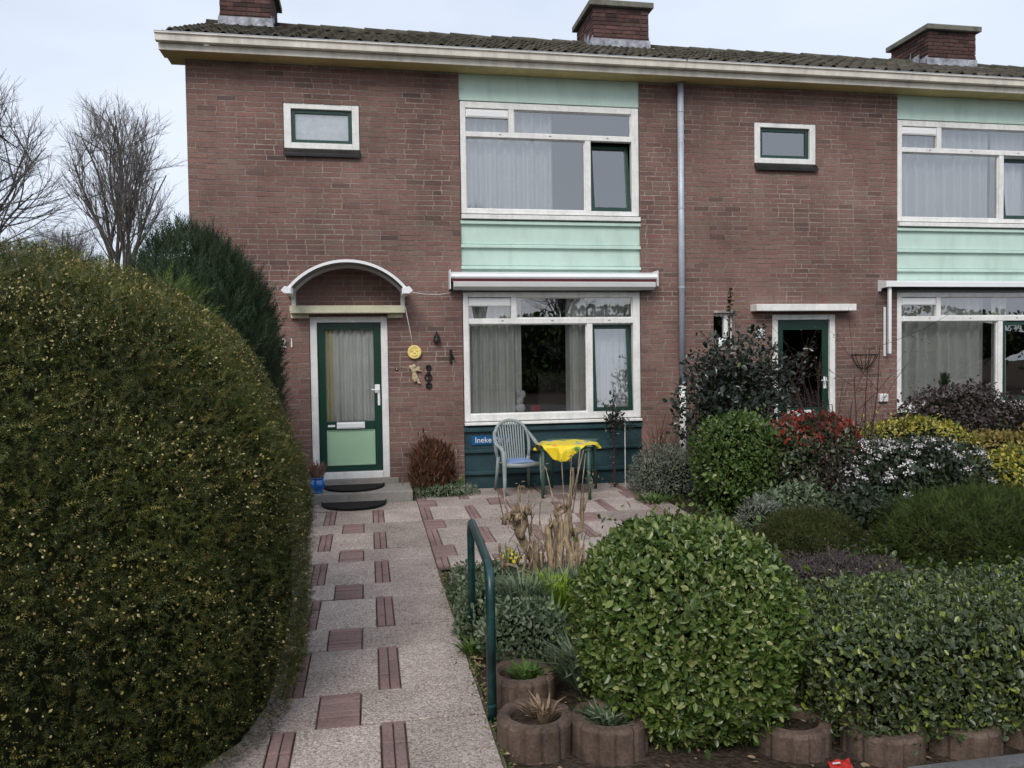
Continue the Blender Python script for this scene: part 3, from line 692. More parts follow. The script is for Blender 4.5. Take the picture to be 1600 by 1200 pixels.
    if not right:
        p = MB(); p.tube([(4.552, -.055, EAVE_Z-.005), (4.552, -.055, 1.47)], .046, 14); dp = obj('downpipe', p, 'zinc', H, smooth=True)
        p = MB(); p.tube([(4.552, -.055, 1.47), (4.552, -.055, .02)], .050, 14); obj('pipe_foot', p, 'white_paint', dp, smooth=True)
        k = MB()
        for z in (5.45, 4.05, 2.9, 1.5): k.tube([(4.552, -.055, z), (4.552, -.055, z+.03)], .050, 14); k.box(4.54, 4.565, -.02, .01, z, z+.03)
        obj('pipe_clip', k, 'zinc', dp)
        # arched door canopy
        cx, zc, ro = -.231, 2.244, .972
        def arc(r, z, n=28, a=51.4): return [(cx+r*math.sin(t), z+r*math.cos(t)) for t in np.linspace(-math.radians(a), math.radians(a), n)]
        def band(ra, rb, y0, y1):
            A, B = arc(ra, zc), arc(rb, zc); mb = MB()
            for i in range(len(A)-1):
                q = [A[i], A[i+1], B[i+1], B[i]]; mb.prism_y(q, y0, y1)
            return mb
        cn = obj('door_canopy', band(ro-.012, ro, -.53, -.005), 'canopy_sheet', H)
        obj('front_rim', band(ro-.030, ro+.006, -.56, -.531), 'white_plastic', cn)
        obj('back_rim', band(ro-.050, ro-.013, -.05, -.006), 'white_plastic', cn)
        for sx in (-1, 1):
            br = MB(); ex_ = cx+sx*.755; br.box(ex_-.045, ex_+.045, -.565, -.005, 2.785, 2.862); br.prism([(-.008, 2.86), (-.008, 2.66), (-.05, 2.66), (-.10, 2.755), (-.54, 2.775), (-.54, 2.86)], ex_-.028-sx*.03, ex_+.028-sx*.03)
            br.prism_y([(ex_-.04, 2.86), (ex_+.04, 2.875), (ex_+.085, 2.82), (ex_+.04, 2.78), (ex_-.04, 2.78)] if sx > 0 else [(ex_-.04, 2.875), (ex_+.04, 2.86), (ex_+.04, 2.78), (ex_-.04, 2.78), (ex_-.085, 2.82)], -.575, -.56)
            obj('canopy_bracket', br, 'white_plastic', cn, bevel=.004)
    return H
H1 = build_house(0, 0., False)
H2 = build_house(1, PERIOD, True)
# the terrace goes on beyond the picture: next house, of which the photograph shows a corner of roof
def next_house():
    x0 = HX0+2*PERIOD; x1 = x0+PERIOD
    H = thing('brick_house', 'next house of the row, only its tiled roof showing at the right edge', 'house', (x0, 0, 0))
    rng = np.random.default_rng(77); holes = [(1.322+2*PERIOD, 3.945+2*PERIOD, .02, EAVE_Z)]
    m = MB(); wall_mesh(x0, x1, EAVE_Z, holes, m); w = obj('front_wall', m, 'mortar', H)
    bl = brick_layout(x0, x1, EAVE_Z-.002, holes, rng); obj('brickwork', bricks_mesh('brickwork', bl, rng), 'brick', w, kind='stuff')
    s = MB(); s.box(x0, x1, 6.0, 6.2, 0, EAVE_Z); s.box(x1-.2, x1, .24, 6, 0, EAVE_Z); obj('rear_wall', s, 'brick', H)
    dx = 2*PERIOD
    obj('mint_panel', MB().box(1.324+dx, 3.943+dx, .03, .06, 5.518, EAVE_Z-.002), 'mint_paint', H)
    big_window(H, dx, UPZ, 5); big_window(H, dx, LOZ, 5)
    obj('mint_panel', MB().box(1.324+dx, 3.943+dx, .03, .06, 2.86, 3.866), 'mint_paint', H); obj('lower_panel', MB().box(1.324+dx, 3.943+dx, .03, .06, .02, .97), 'dark_teal_paint', H)
    obj('soffit', MB().box(x0, x1, -.295, .0, EAVE_Z, EAVE_Z+.02), 'soffit_paint', H)
    obj('fascia', MB().box(x0, x1, -.318, -.296, EAVE_Z-.008, EAVE_Z+.075), 'cream_paint', H)
    g = MB().prism([(-.318, EAVE_Z+.077), (-.405, EAVE_Z+.077), (-.415, EAVE_Z+.155), (-.435, EAVE_Z+.160), (-.435, EAVE_Z+.178), (-.405, EAVE_Z+.178), (-.395, EAVE_Z+.10), (-.318, EAVE_Z+.10)], x0, x1)
    obj('gutter', g, 'cream_paint', H)
    build_roof(H, x0, x1, x0, x1, 0)
next_house()

# ------------------------------------------------------------------ awnings, step, doorway things
def awnings():
    A = thing('awning', 'closed grey awning cassette with dark red cloth edge above the lower window', 'awning', (2.64, 0, 2.86), 'retracted window awnings')
    x0, x1 = 1.135, 4.14
    obj('cassette', MB().prism([(.01, 3.125), (.01, 2.99), (-.17, 3.02), (-.19, 3.045), (-.17, 3.085), (-.02, 3.125)], x0+.01, x1-.01), 'white_plastic', A, bevel=.004)
    obj('fabric_roll', MB().prism([(-.02, 3.015), (-.02, 2.955), (-.165, 2.965), (-.165, 3.018)], x0+.03, x1-.03), 'awning_fabric', A)
    obj('front_bar', MB().prism([(-.03, 2.95), (-.06, 2.872), (-.15, 2.862), (-.205, 2.905), (-.205, 2.972), (-.15, 2.985)], x0+.05, x1-.04), 'awning_grey', A, bevel=.006)
    c = MB(); c.box(x0, x0+.012, -.20, .005, 2.875, 3.14); c.box(x1-.012, x1, -.20, .005, 2.92, 3.14); obj('end_cap', c, 'white_plastic', A)
    b = MB(); b.box(x0+.02, x0+.06, -.12, .008, 2.865, 2.95); b.box(x1-.06, x1-.02, -.12, .008, 2.865, 2.95); obj('arm_joint', b, 'black_iron', A)
    A = thing('awning', 'white closed awning with a hanging side arm over the right-hand window', 'awning', (9.4, 0, 2.86), 'retracted window awnings')
    x0, x1 = 7.77, 11.1
    obj('cassette', MB().prism([(.01, 3.03), (.01, 2.96), (-.20, 2.915), (-.20, 2.99), (-.16, 3.005)], x0+.02, x1), 'white_plastic', A, bevel=.004)
    obj('end_cap', MB().prism([(.0, 3.035), (.0, 2.86), (-.06, 2.86), (-.08, 2.90), (-.21, 2.91), (-.21, 3.0)], x0, x0+.018), 'white_plastic', A)
    obj('front_bar', MB().box(x0+.03, x1, -.07, .006, 2.875, 2.93), 'black_iron', A)
    obj('side_arm', MB().box(7.850, 7.895, -.16, -.12, 1.90, 2.93), 'white_plastic', A, bevel=.004)
    obj('arm_rail', MB().box(7.865, 7.90, -.02, .0, 1.86, 2.62), 'white_plastic', A, bevel=.003)
awnings()

def doorway():
    S = obj('door_step', MB().box(-.98, .55, -.73, -.02, -.1, .205).box(-.86, .40, -.02, .06, .02, .283), 'concrete', bevel=.010)
    tag(S, 'grey concrete step in front of the green front door', 'step')
    def mat_half(name, label, cx, y, z, w, d, tilt=0):
        n = 24; P = [(cx-w/2, y)]+[(cx-w/2*math.cos(PI*i/n), y-d*math.sin(PI*i/n)**.8) for i in range(1, n)]+[(cx+w/2, y)]
        V = [(px, py, z+.001) for px, py in P]+[(px, py, z+.020) for px, py in P]; k = len(P)
        F = [tuple(range(k)), tuple(range(2*k-1, k-1, -1))]+[((i+1) % k, i, k+i, k+(i+1) % k) for i in range(k)]
        # raised border rib
        o = obj(name, MB().add(V, F), 'black_rubber'); tag(o, label, 'doormat', 'half-round black doormats')
        rim = MB().tube([(px, py, z+.021) for px, py in P], .012, 6); obj('mat_rim', rim, 'black_rubber', o)
    mat_half('doormat', 'half-round black doormat lying on the concrete door step', -.21, -.12, .205, .80, .55)
    mat_half('doormat', 'half-round black doormat on the paving below the door step', -.20, -.80, gz(-1)+.006, .80, .50)
    p = MB().lathe([(.045, 0), (.062, .004), (.064, .02), (.055, .03), (.085, .06), (.098, .10), (.094, .14), (.076, .17), (.074, .18), (.086, .195), (.086, .205), (.074, .20), (.07, .17)], (-.665, -.60, .205), 28)
    P = thing('flower_pot', 'glossy blue round flower pot on the left end of the door step', 'pot', (-.665, -.60, .205)); obj('pot_body', p, 'blue_glaze', P, smooth=True)
    obj('soil', MB().lathe([(.001, 0), (.07, .0)], (-.665, -.60, .378), 20), 'soil', P)
doorway()

def text_mesh(name, s, size, depth, m, M, parent=None):
    cu = bpy.data.curves.new(name, 'FONT'); cu.body = s; cu.size = size; cu.extrude = depth; cu.align_x = 'LEFT'
    t = bpy.data.objects.new(name+'_tmp', cu); COL.objects.link(t)
    dg = bpy.context.evaluated_depsgraph_get(); dg.update()
    me = bpy.data.meshes.new_from_object(t.evaluated_get(dg)); bpy.data.objects.remove(t)
    me.transform(M); me.materials.clear()
    return obj(name, me, m, parent)
FACE = Matrix.Rotation(PI/2, 4, 'X')      # text facing -Y
n1 = thing('house_number', 'white figures 21 fixed to the brick left of the door', 'number', (-1.05, -.01, 2.1))
text_mesh('digit', '2', .175, .006, 'white_plastic', Matrix.Translation((-1.15, -.012, 2.10)) @ FACE, n1)
text_mesh('digit', '1', .175, .006, 'white_plastic', Matrix.Translation((-1.045, -.012, 2.10)) @ FACE, n1)
n2 = thing('number_plate', 'small white number plate 23 left of the right-hand door', 'number', (5.81, -.01, 2.17))
obj('plate', MB().box(5.742, 5.880, -.016, -.004, 2.160, 2.302), 'white_plastic', n2, bevel=.01)
text_mesh('digits', '23', .125, .003, 'black_iron', Matrix.Translation((5.752, -.018, 2.188)) @ FACE, n2)
sg = thing('name_sign', 'blue name sign on the dark green panel behind the chair', 'sign', (1.7, 0, .75))
obj('sign_plate', MB().box(1.428, 2.03, .018, .030, .690, .818), 'sign_blue', sg, bevel=.004)
text_mesh('lettering', 'Ineke Pluur', .112, .002, 'white_plastic', Matrix.Translation((1.475, .015, .722)) @ FACE @ Matrix.Diagonal((.98, 1, 1, 1)), sg)

def ornaments():
    o = MB().lathe([(.001, .028), (.07, .030), (.082, .036), (.095, .030), (.097, .010), (.090, 0), (.001, 0)], (0, 0, 0), 32)
    o.v = [(.645+x, -.015-z, 2.015+y) for x, y, z in o.v]
    D = obj('wall_plaque', o, 'yellow_plaque', smooth=True); tag(D, 'round yellow plaque hanging on a cord right of the door', 'plaque')
    r = MB()
    for s in (-1, 1): r.ellipsoid((.645+s*.034, -.047, 2.035), (.014, .008, .010))
    r.tube([(.605, -.047, 1.985), (.625, -.05, 1.968), (.645, -.05, 1.963), (.665, -.05, 1.968), (.685, -.047, 1.985)], .007, 6); r.ellipsoid((.645, -.05, 2.008), (.012, .012, .018))
    obj('relief', r, 'yellow_plaque', D, smooth=True)
    c = MB().tube([(.52, -.20, 2.80), (.515, -.15, 2.76), (.508, -.10, 2.68), (.525, -.215, 2.60), (.60, -.04, 2.25), (.628, -.03, 2.11)], .006, 6)
    c.tube([(.60, -.40, 2.81), (.80, -.12, 2.805), (1.0, -.08, 2.805), (1.16, -.06, 2.83)], .006, 6)
    tag(obj('cable', c, 'cord', smooth=True), 'thin white cable running from the door canopy to plaque and awning', 'cable')
    b = MB()
    for cc, rr in (((.635, -.035, 1.815), (.030, .03, .032)), ((.632, -.03, 1.755), (.034, .028, .048)), ((.64, -.03, 1.70), (.036, .03, .036)), ((.615, -.035, 1.765), (.02, .02, .045)),
                   ((.598, -.03, 1.80), (.018, .015, .035)), ((.67, -.035, 1.765), (.04, .018, .018)), ((.71, -.03, 1.755), (.035, .012, .012)), ((.69, -.025, 1.79), (.035, .012, .026)), ((.585, -.02, 1.81), (.026, .01, .03)),
                   ((.625, -.035, 1.66), (.022, .022, .045)), ((.665, -.035, 1.66), (.024, .024, .048)), ((.69, -.035, 1.615), (.02, .02, .04)), ((.64, -.03, 1.62), (.018, .018, .03)), ((.705, -.04, 1.585), (.024, .016, .012))):
        b.ellipsoid(cc, rr)
    C = obj('cherub_figure', b, 'stone_figure', smooth=True); r = C.modifiers.new('one', 'REMESH'); r.mode = 'VOXEL'; r.voxel_size = .007; r.use_smooth_shade = True
    tag(C, 'small sandstone cherub figure on the brick below the yellow plaque', 'figurine')
    # iron pieces
    i1 = MB().lathe([(.05, 0), (.05, .03), (.042, .05), (.040, .085), (.022, .105), (.012, .12), (.010, .15)], (.955, -.05, 2.15), 12); i1.box(.945, .965, -.05, .0, 2.27, 2.29)
    tag(obj('wall_bell', i1, 'black_iron'), 'small black iron bell high on the brick beside the window', 'bell')
    i2 = MB().tube([(1.15, -.02, 2.045), (1.15, -.02, 1.85)], .018, 8); i2.tube([(1.15, -.02, 2.0), (1.165, -.06, 1.97), (1.18, -.065, 1.94), (1.182, -.05, 1.90)], .010, 6)
    tag(obj('wall_hook', i2, 'black_iron'), 'black iron hook beside the left edge of the lower window', 'hook')
    ring = lambda cx, cz, r, m: m.tube([(cx+r*math.cos(t), -.015, cz+r*math.sin(t)) for t in np.linspace(0, 2*PI, 15)], .011, 6, False)
    i3 = MB(); ring(.838, 1.795, .032, i3); ring(.832, 1.66, .045, i3); ring(.838, 1.545, .036, i3); i3.tube([(.836, -.015, 1.83), (.834, -.015, 1.515)], .011, 6); i3.ellipsoid((.836, -.02, 1.73), (.02, .015, .03))
    tag(obj('iron_ornament', i3, 'black_iron'), 'dark iron scroll ornament right of the cherub', 'ornament')
    i4 = MB().lathe([(.022, 0), (.022, .01), (.012, .014), (.004, .016)], (0, 0, 0), 14); i4.v = [(.398+x, -.002-z, 1.78+y) for x, y, z in i4.v]
    B = obj('doorbell', i4, 'black_iron'); tag(B, 'small dark doorbell on the brick right of the door', 'doorbell')
    bu = MB().ellipsoid((.398, -.02, 1.78), (.008, .005, .008)); obj('bell_button', bu, 'white_plastic', B)
    # right house: wire wall basket and vent
    w = MB(); cx, z0, R = 7.64*.985, 1.89, .21
    w.tube([(cx-R, -.01, z0), (cx+R, -.01, z0)], .006, 6)
    rim = [(cx+R*math.cos(t), -.01-.20*math.sin(t), z0) for t in np.linspace(0, PI, 17)]; w.tube(rim, .009, 6)
    for t in np.linspace(0, PI, 9):
        w.tube([(cx+R*math.cos(t)*k, -.01-.20*math.sin(t)*k, z0-.225*(1-k**2.2)) for k in (1, .9, .7, .45, .15)], .005, 5)
    w.tube([(cx+.12*math.cos(t), -.01-.115*math.sin(t), z0-.16) for t in np.linspace(0, PI, 11)], .005, 5)
    tag(obj('wall_basket', w, 'black_iron'), 'empty black wire hanging basket on the wall right of the second door', 'basket')
    v = thing('wall_vent', 'small white vent box low on the brick by the right-hand window', 'vent', (7.85, 0, 1.2))
    obj('vent_body', MB().box(7.78, 7.92, -.05, .0, 1.155, 1.28), 'white_plastic', v, bevel=.006)
    for k in range(4): obj('slat', MB().box(7.795, 7.905, -.060, -.048, 1.17+k*.027, 1.183+k*.027), 'white_paint', v)
ornaments()

# ------------------------------------------------------------------ curtains and things behind the glass
def curtain(label, x0, x1, z0, z1, y, m, waves, amp=.028, seed=0, cat='curtain', group=None):
    r = random.Random(seed); n = max(16, int(waves*9)); V = []; F = []; rows = 5
    ph = r.random()*6; w2 = r.uniform(.3, .5)
    for j in range(rows):
        z = z0+(z1-z0)*j/(rows-1)
        for i in range(n+1):
            t = i/n; a = amp*(1.1-.35*j/(rows-1))
            V.append((x0+(x1-x0)*t, y+a*math.sin(2*PI*waves*t+ph+.6*math.sin(5*t+ph))+a*.5*math.sin(2*PI*waves*w2*t+2*ph), z))
    F = [(j*(n+1)+i, j*(n+1)+i+1, (j+1)*(n+1)+i+1, (j+1)*(n+1)+i) for j in range(rows-1) for i in range(n)]
    o = obj('curtain', MB().add(V, F), m, smooth=True); return tag(o, label, cat, group)
curtain('white sheer curtain in the upper window above the awning', 1.38, 2.70, 3.99, 5.47, .23, 'curtain_sheer', 10, .05, seed=1)
curtain('grey-white pleated curtain left in the lower window behind the chair', 1.40, 2.20, 1.10, 2.80, .25, 'curtain_cream', 7, .062, seed=2)
curtain('narrow grey-white curtain in the middle of the lower window', 2.88, 3.20, 1.10, 2.80, .25, 'curtain_cream', 3, .055, seed=3)
curtain('pale sheer curtain behind the tilted right light of the lower window', 3.24, 3.93, 1.10, 2.80, .34, 'curtain_sheer', 7, .02, seed=4)
curtain('cream curtain behind the glass of the green front door', -.47, .09, 1.06, 2.36, .16, 'curtain_cream', 6, .026, seed=5)
curtain('narrow yellowish curtain at the hinge side of the front door glass', -.57, -.455, 1.06, 2.36, .15, 'curtain_yellow', 1.5, .014, seed=6)
curtain('long white curtain in the upper right window beside the sky', 8.19, 9.95, 3.99, 5.47, .25, 'curtain_sheer', 11, .055, seed=7)
curtain('sheer curtain behind the opening light of the upper right window', 9.98, 10.72, 3.99, 5.47, .26, 'curtain_sheer', 5, seed=8)
curtain('green-grey pleated curtain in the lower right window', 8.19, 9.92, 1.10, 2.80, .34, 'curtain_cream', 9, .075, seed=9)
curtain('curtain behind the opening light of the lower right window', 10.0, 10.28, 1.10, 2.80, .26, 'curtain_cream', 2.5, seed=10)
lc = MB().box(-.93, -.16, .105, .108, 4.86, 5.30); tag(obj('lace_curtain', lc, 'lace'), 'white lace curtain filling the small upper window of the end house', 'curtain')

def indoors():
    s = MB().box(1.34, 3.93, .13, .40, 1.085, 1.115); o = obj('inner_window_sill', s, 'white_paint', H1)
    s = MB().box(1.34+PERIOD, 3.93+PERIOD, .13, .34, 1.085, 1.115); obj('inner_window_sill', s, 'white_paint', H2)
    b = MB()
    for c, r in (((2.165, .17, 1.19), (.075, .06, .075)), ((2.16, .17, 1.30), (.055, .05, .06)), ((2.20, .17, 1.385), (.045, .04, .06)), ((2.145, .17, 1.42), (.035, .035, .05)), ((2.15, .17, 1.48), (.022, .02, .03))): b.ellipsoid(c, r, 14, 9)
    tag(obj('figurine', b, 'white_plastic', smooth=True), 'white rounded figurine on the sill at the edge of the left curtain', 'figurine')
    tag(obj('red_box', MB().box(2.315, 2.455, .14, .19, 1.116, 1.225), 'red_card', bevel=.003), 'small bright red box standing on the lower window sill', 'box')
    f = thing('picture_frame', 'dark framed panel standing inside behind the lower window', 'frame', (2.66, .9, 1.1))
    m = MB(); frame_rect(m, 2.58, 3.04, 1.0, 1.66, .025, .85, .89); obj('frame', m, 'dark_wood', f); obj('panel', MB().box(2.605, 3.015, .865, .88, 1.025, 1.635), 'interior', f)
    st = MB(); c = Vector((2.72, .30, 2.02))
    for k in range(8):
        a = PI*k/8; d = Vector((math.cos(a), 0, math.sin(a)))*(.16 if k % 2 else .11); st.tube([c-d, c+d], .0018, 5)
    st.tube([c, (2.72, .30, 2.44)], .002, 4)
    tag(obj('straw_star', st, 'concrete_cap'), 'thin straw star hanging in the dark lower window', 'ornament')
    P = thing('potted_plant', 'green grassy potted plant in the lower right window', 'plant', (9.13, .24, 1.115))
    obj('pot', MB().lathe([(.07, 0), (.09, .14), (.095, .15), (.08, .15)], (9.13, .24, 1.115), 18), 'white_plastic', P)
    rr = random.Random(4); m = MB()
    for k in range(60):
        a = rr.uniform(0, 2*PI); h = rr.uniform(.22, .46); q = rr.uniform(.05, .22); c = (9.13, .24, 1.26)
        dy = math.sin(a)*q*.35
        p = [Vector((c[0], c[1], c[2])), Vector((c[0]+math.cos(a)*q*.5, c[1]+dy*.5, c[2]+h*.7)), Vector((c[0]+math.cos(a)*q, c[1]+dy, c[2]+h*.75))]
        w = Vector((-math.sin(a), math.cos(a), 0))*.007+Vector((.004, 0, 0))
        m.add([p[0]-w, p[0]+w, p[1]+w, p[1]-w, p[2]], [(0, 1, 2, 3), (3, 2, 4)])
    obj('foliage', m, 'laurel', P)
    d = MB().lathe([(.06, 0), (.075, .02), (.085, .07), (.06, .12), (.02, .14), (.001, .145)], (5.20, .05, 2.03), 18)
    tag(obj('bowl', d, 'white_plastic', smooth=True), 'white domed bowl on the sill of the tiny lavatory window', 'bowl')
indoors()

# ------------------------------------------------------------------ garden furniture
def chair():
    z0 = gz(-.6)+.004; X, Y = 1.985, -.52; rot = Matrix.Translation((X, Y, z0)) @ Matrix.Rotation(math.radians(6), 4, 'Z')
    C = thing('garden_chair', 'grey-green plastic armchair with slatted back below the window', 'chair', (X, Y, z0))
    def T(mb): mb.v = [tuple(rot @ Vector(v)) for v in mb.v]; return mb
    g = 'green_plastic'
    # local: -y front
    seat = MB(); n = 12; V = []; F = []
    for j in range(n+1):
        t = j/n; y = -.24+.46*t
        for i in range(n+1):
            s = i/n*2-1; w = .235-.02*t; V.append((s*w, y, .425-.03*t-.012*(1-s*s)-(.03*max(0, (.12-t)/.12)**2)))
    k = n+1
    F = [(j*k+i, j*k+i+1, (j+1)*k+i+1, (j+1)*k+i) for j in range(n) for i in range(n)]
    so = obj('seat', T(seat.add(V, F)), g, C, smooth=True); sm = so.modifiers.new('thick', 'SOLIDIFY'); sm.thickness = .022; sm.offset = -1
    # backrest: arch and slats
    def back(t, z):  # y of the back plane at height z
        return .215+.16*(z-.42)/.55
    arch = []
    for a in np.linspace(0, PI, 23):
        x = -.245*math.cos(a); zz = .66+.29*math.sin(a)**.75; arch.append((x, back(0, zz)-.02*abs(math.cos(a)), zz))
    arch = [(-.215, back(0, .42), .40), (-.24, back(0, .55)-.015, .55)]+arch+[(.24, back(0, .55)-.015, .55), (.215, back(0, .42), .40)]
    ba = obj('backrest', T(MB().tube(arch, [.024]*len(arch), 8, True, .65)), g, C, smooth=True)
    for i in range(11):
        x = -.185+.37*i/10; ztop = .66+.28*max(0, 1-(x/.245)**2)**.4; m = MB()
        xb = x*.86
        p0 = Vector((xb, back(0, .41)-.005, .41)); p1 = Vector((x, back(0, ztop), ztop)); h = .0095
        m.add([p0+Vector((-h, -.006, 0)), p0+Vector((h, -.006, 0)), p0+Vector((h, .006, 0)), p0+Vector((-h, .006, 0)), p1+Vector((-h, -.006, 0)), p1+Vector((h, -.006, 0)), p1+Vector((h, .006, 0)), p1+Vector((-h, .006, 0))],
              [(0, 1, 5, 4), (1, 2, 6, 5), (2, 3, 7, 6), (3, 0, 4, 7), (4, 5, 6, 7), (0, 3, 2, 1)])
        obj('slat', T(m), g, ba)
    for s in (-1, 1):
        arm = [(s*.243, back(0, .78)-.01, .80), (s*.275, .14, .70), (s*.285, .02, .645), (s*.285, -.10, .635), (s*.278, -.20, .62), (s*.268, -.25, .57)]
        ao = obj('armrest', T(MB().tube(arm, [.022, .03, .034, .034, .032, .026], 8, True, .5)), g, C, smooth=True)
        leg = [(s*.268, -.25, .585), (s*.258, -.255, .42), (s*.262, -.275, .2), (s*.272, -.30, 0)]
        obj('leg', T(MB().tube(leg, [.026, .032, .026, .019], 8, True, .7)), g, C, smooth=True)
        leg = [(s*.215, .20, .46), (s*.225, .235, .25), (s*.245, .29, 0)]
        obj('leg', T(MB().tube(leg, [.028, .025, .018], 8, True, .7)), g, C, smooth=True)
    obj('seat_rim', T(MB().tube([(-.25, -.24, .40), (0, -.262, .388), (.25, -.24, .40)], .022, 8, True, 1.3)), g, C, smooth=True)
    cu = MB(); V = []; F = []; n = 10
    for top in (1, 0):
        for j in range(n+1):
            for i in range(n+1):
                s, t = i/n*2-1, j/n*2-1; e = (max(0, 1-s**6)*max(0, 1-t**6))**.5
                V.append((s*.20, -.01+t*.20, .421+(.024*e if top else -.002)))
    k = n+1; o2 = k*k
    F = [(j*k+i, j*k+i+1, (j+1)*k+i+1, (j+1)*k+i) for j in range(n) for i in range(n)]; F += [tuple(o2+q for q in f[::-1]) for f in F]
    tag(obj('seat_cushion', T(cu.add(V, F)), 'cushion', smooth=True), 'flat blue cushion lying on the plastic garden chair', 'cushion')
chair()

def table():
    zg = gz(-.9)+.004; ztop = zg+.695
    A = Vector((2.19, -1.08)); u = Vector((.93, -.367)); v = Vector((.367, .93)); w, d = .64, .84
    Tb = thing('garden_table', 'dark green plastic garden table partly under a yellow cloth', 'table', (2.6, -.8, zg))
    P = lambda a, b, z: (A.x+u.x*a+v.x*b, A.y+u.y*a+v.y*b, z)
    def slab(a0, a1, b0, b1, z0, z1):
        m = MB().box(a0, a1, b0, b1, z0, z1); m.v = [P(*q) for q in m.v]; return m
    obj('table_top', slab(-.03, w+.03, -.03, d+.03, ztop-.022, ztop), 'table_plastic', Tb, bevel=.012)
    r = slab(.0, w, -.005, .015, ztop-.075, ztop-.023); r2_ = slab(0, w, d-.015, d+.005, ztop-.075, ztop-.023); r.add(r2_.v, r2_.f)
    for a in (-.005, w-.015): q = slab(a, a+.02, .016, d-.016, ztop-.075, ztop-.023); r.add(q.v, q.f)
    obj('apron', r, 'table_plastic', Tb)
    for a, b in ((.03, .03), (w-.03, .03), (.03, d-.03), (w-.03, d-.03)):
        oa = -.015 if a < .3 else .015; ob = -.02 if b < .3 else .02
        obj('leg', MB().tube([P(a, b, ztop-.024), P(a+oa, b+ob, zg)], [.030, .021], 10), 'table_plastic', Tb, smooth=True)
    # cloth: a square laid with one corner to the front, hanging over the edge
    n = 60; S = .76; c = Vector((w*.5-.02, d*.25)); V = []; F = []
    ca, sa = math.cos(math.radians(40)), math.sin(math.radians(40))
    lo, hi = (-.034, -.034), (w+.034, d+.034)
    for j in range(n+1):
        for i in range(n+1):
            s, t = (i/n-.5)*S, (j/n-.5)*S; rr_ = max(1., math.hypot(s, t)/(S*.60)); s /= rr_; t /= rr_
            a, b = c.x+ca*s-sa*t, c.y+sa*s+ca*t
            pa, pb = min(max(a, lo[0]), hi[0]), min(max(b, lo[1]), hi[1])
            dx_, dy_ = a-pa, b-pb; dist = math.hypot(dx_, dy_)
            if dist > 1e-6:
                ox, oy = dx_/dist, dy_/dist; al = (a if abs(oy) > abs(ox) else b)
                fold = (.036*math.sin(al*23+1)+.016*math.sin(al*51))*min(1, dist/.10); out = .03+.035*min(1, dist/.1)*.5+fold+.02
                V.append(P(pa+ox*min(out, dist+.012), pb+oy*min(out, dist+.012), ztop+.004-max(0, dist-.012)))
            else: V.append(P(a, b, ztop+.004+.003*math.sin(a*30)*math.sin(b*26)))
    k = n+1; F = [(j*k+i, j*k+i+1, (j+1)*k+i+1, (j+1)*k+i) for j in range(n) for i in range(n)]
    o = obj('tablecloth', MB().add(V, F), 'printed_cloth', smooth=True); sm = o.modifiers.new('thick', 'SOLIDIFY'); sm.thickness = .002; sm.offset = 1
    tag(o, 'bright yellow printed cloth draped over the garden table', 'tablecloth')
table()

def hoop():
    r = .17; yn, yf = -7.0, -5.64; zt = .80; pts = [(.62, yn, -.15), (.62, yn, zt-r)]
    for a in np.linspace(0, PI/2, 9)[1:]: pts.append((.62+.01*(a/(PI/2)), yn+r*(1-math.cos(a)), zt-r+r*math.sin(a)))
    for a in np.linspace(PI/2, 0, 9): pts.append((.69-.01*(a/(PI/2)), yf-r*(1-math.cos(a)), zt-r+r*math.sin(a)))
    pts.append((.69, yf, -.15))
    H = thing('bicycle_hoop', 'dark green steel tube hoop beside the garden path', 'hoop', (.65, -6.3, 0))
    obj('tube', MB().tube(pts, .026, 14), 'hoop_paint', H, smooth=True)
    m = MB().tube([(.62, yn, .06), (.62, yn, .075)], .0275, 14); obj('ring', m, 'hoop_paint', H)
hoop()

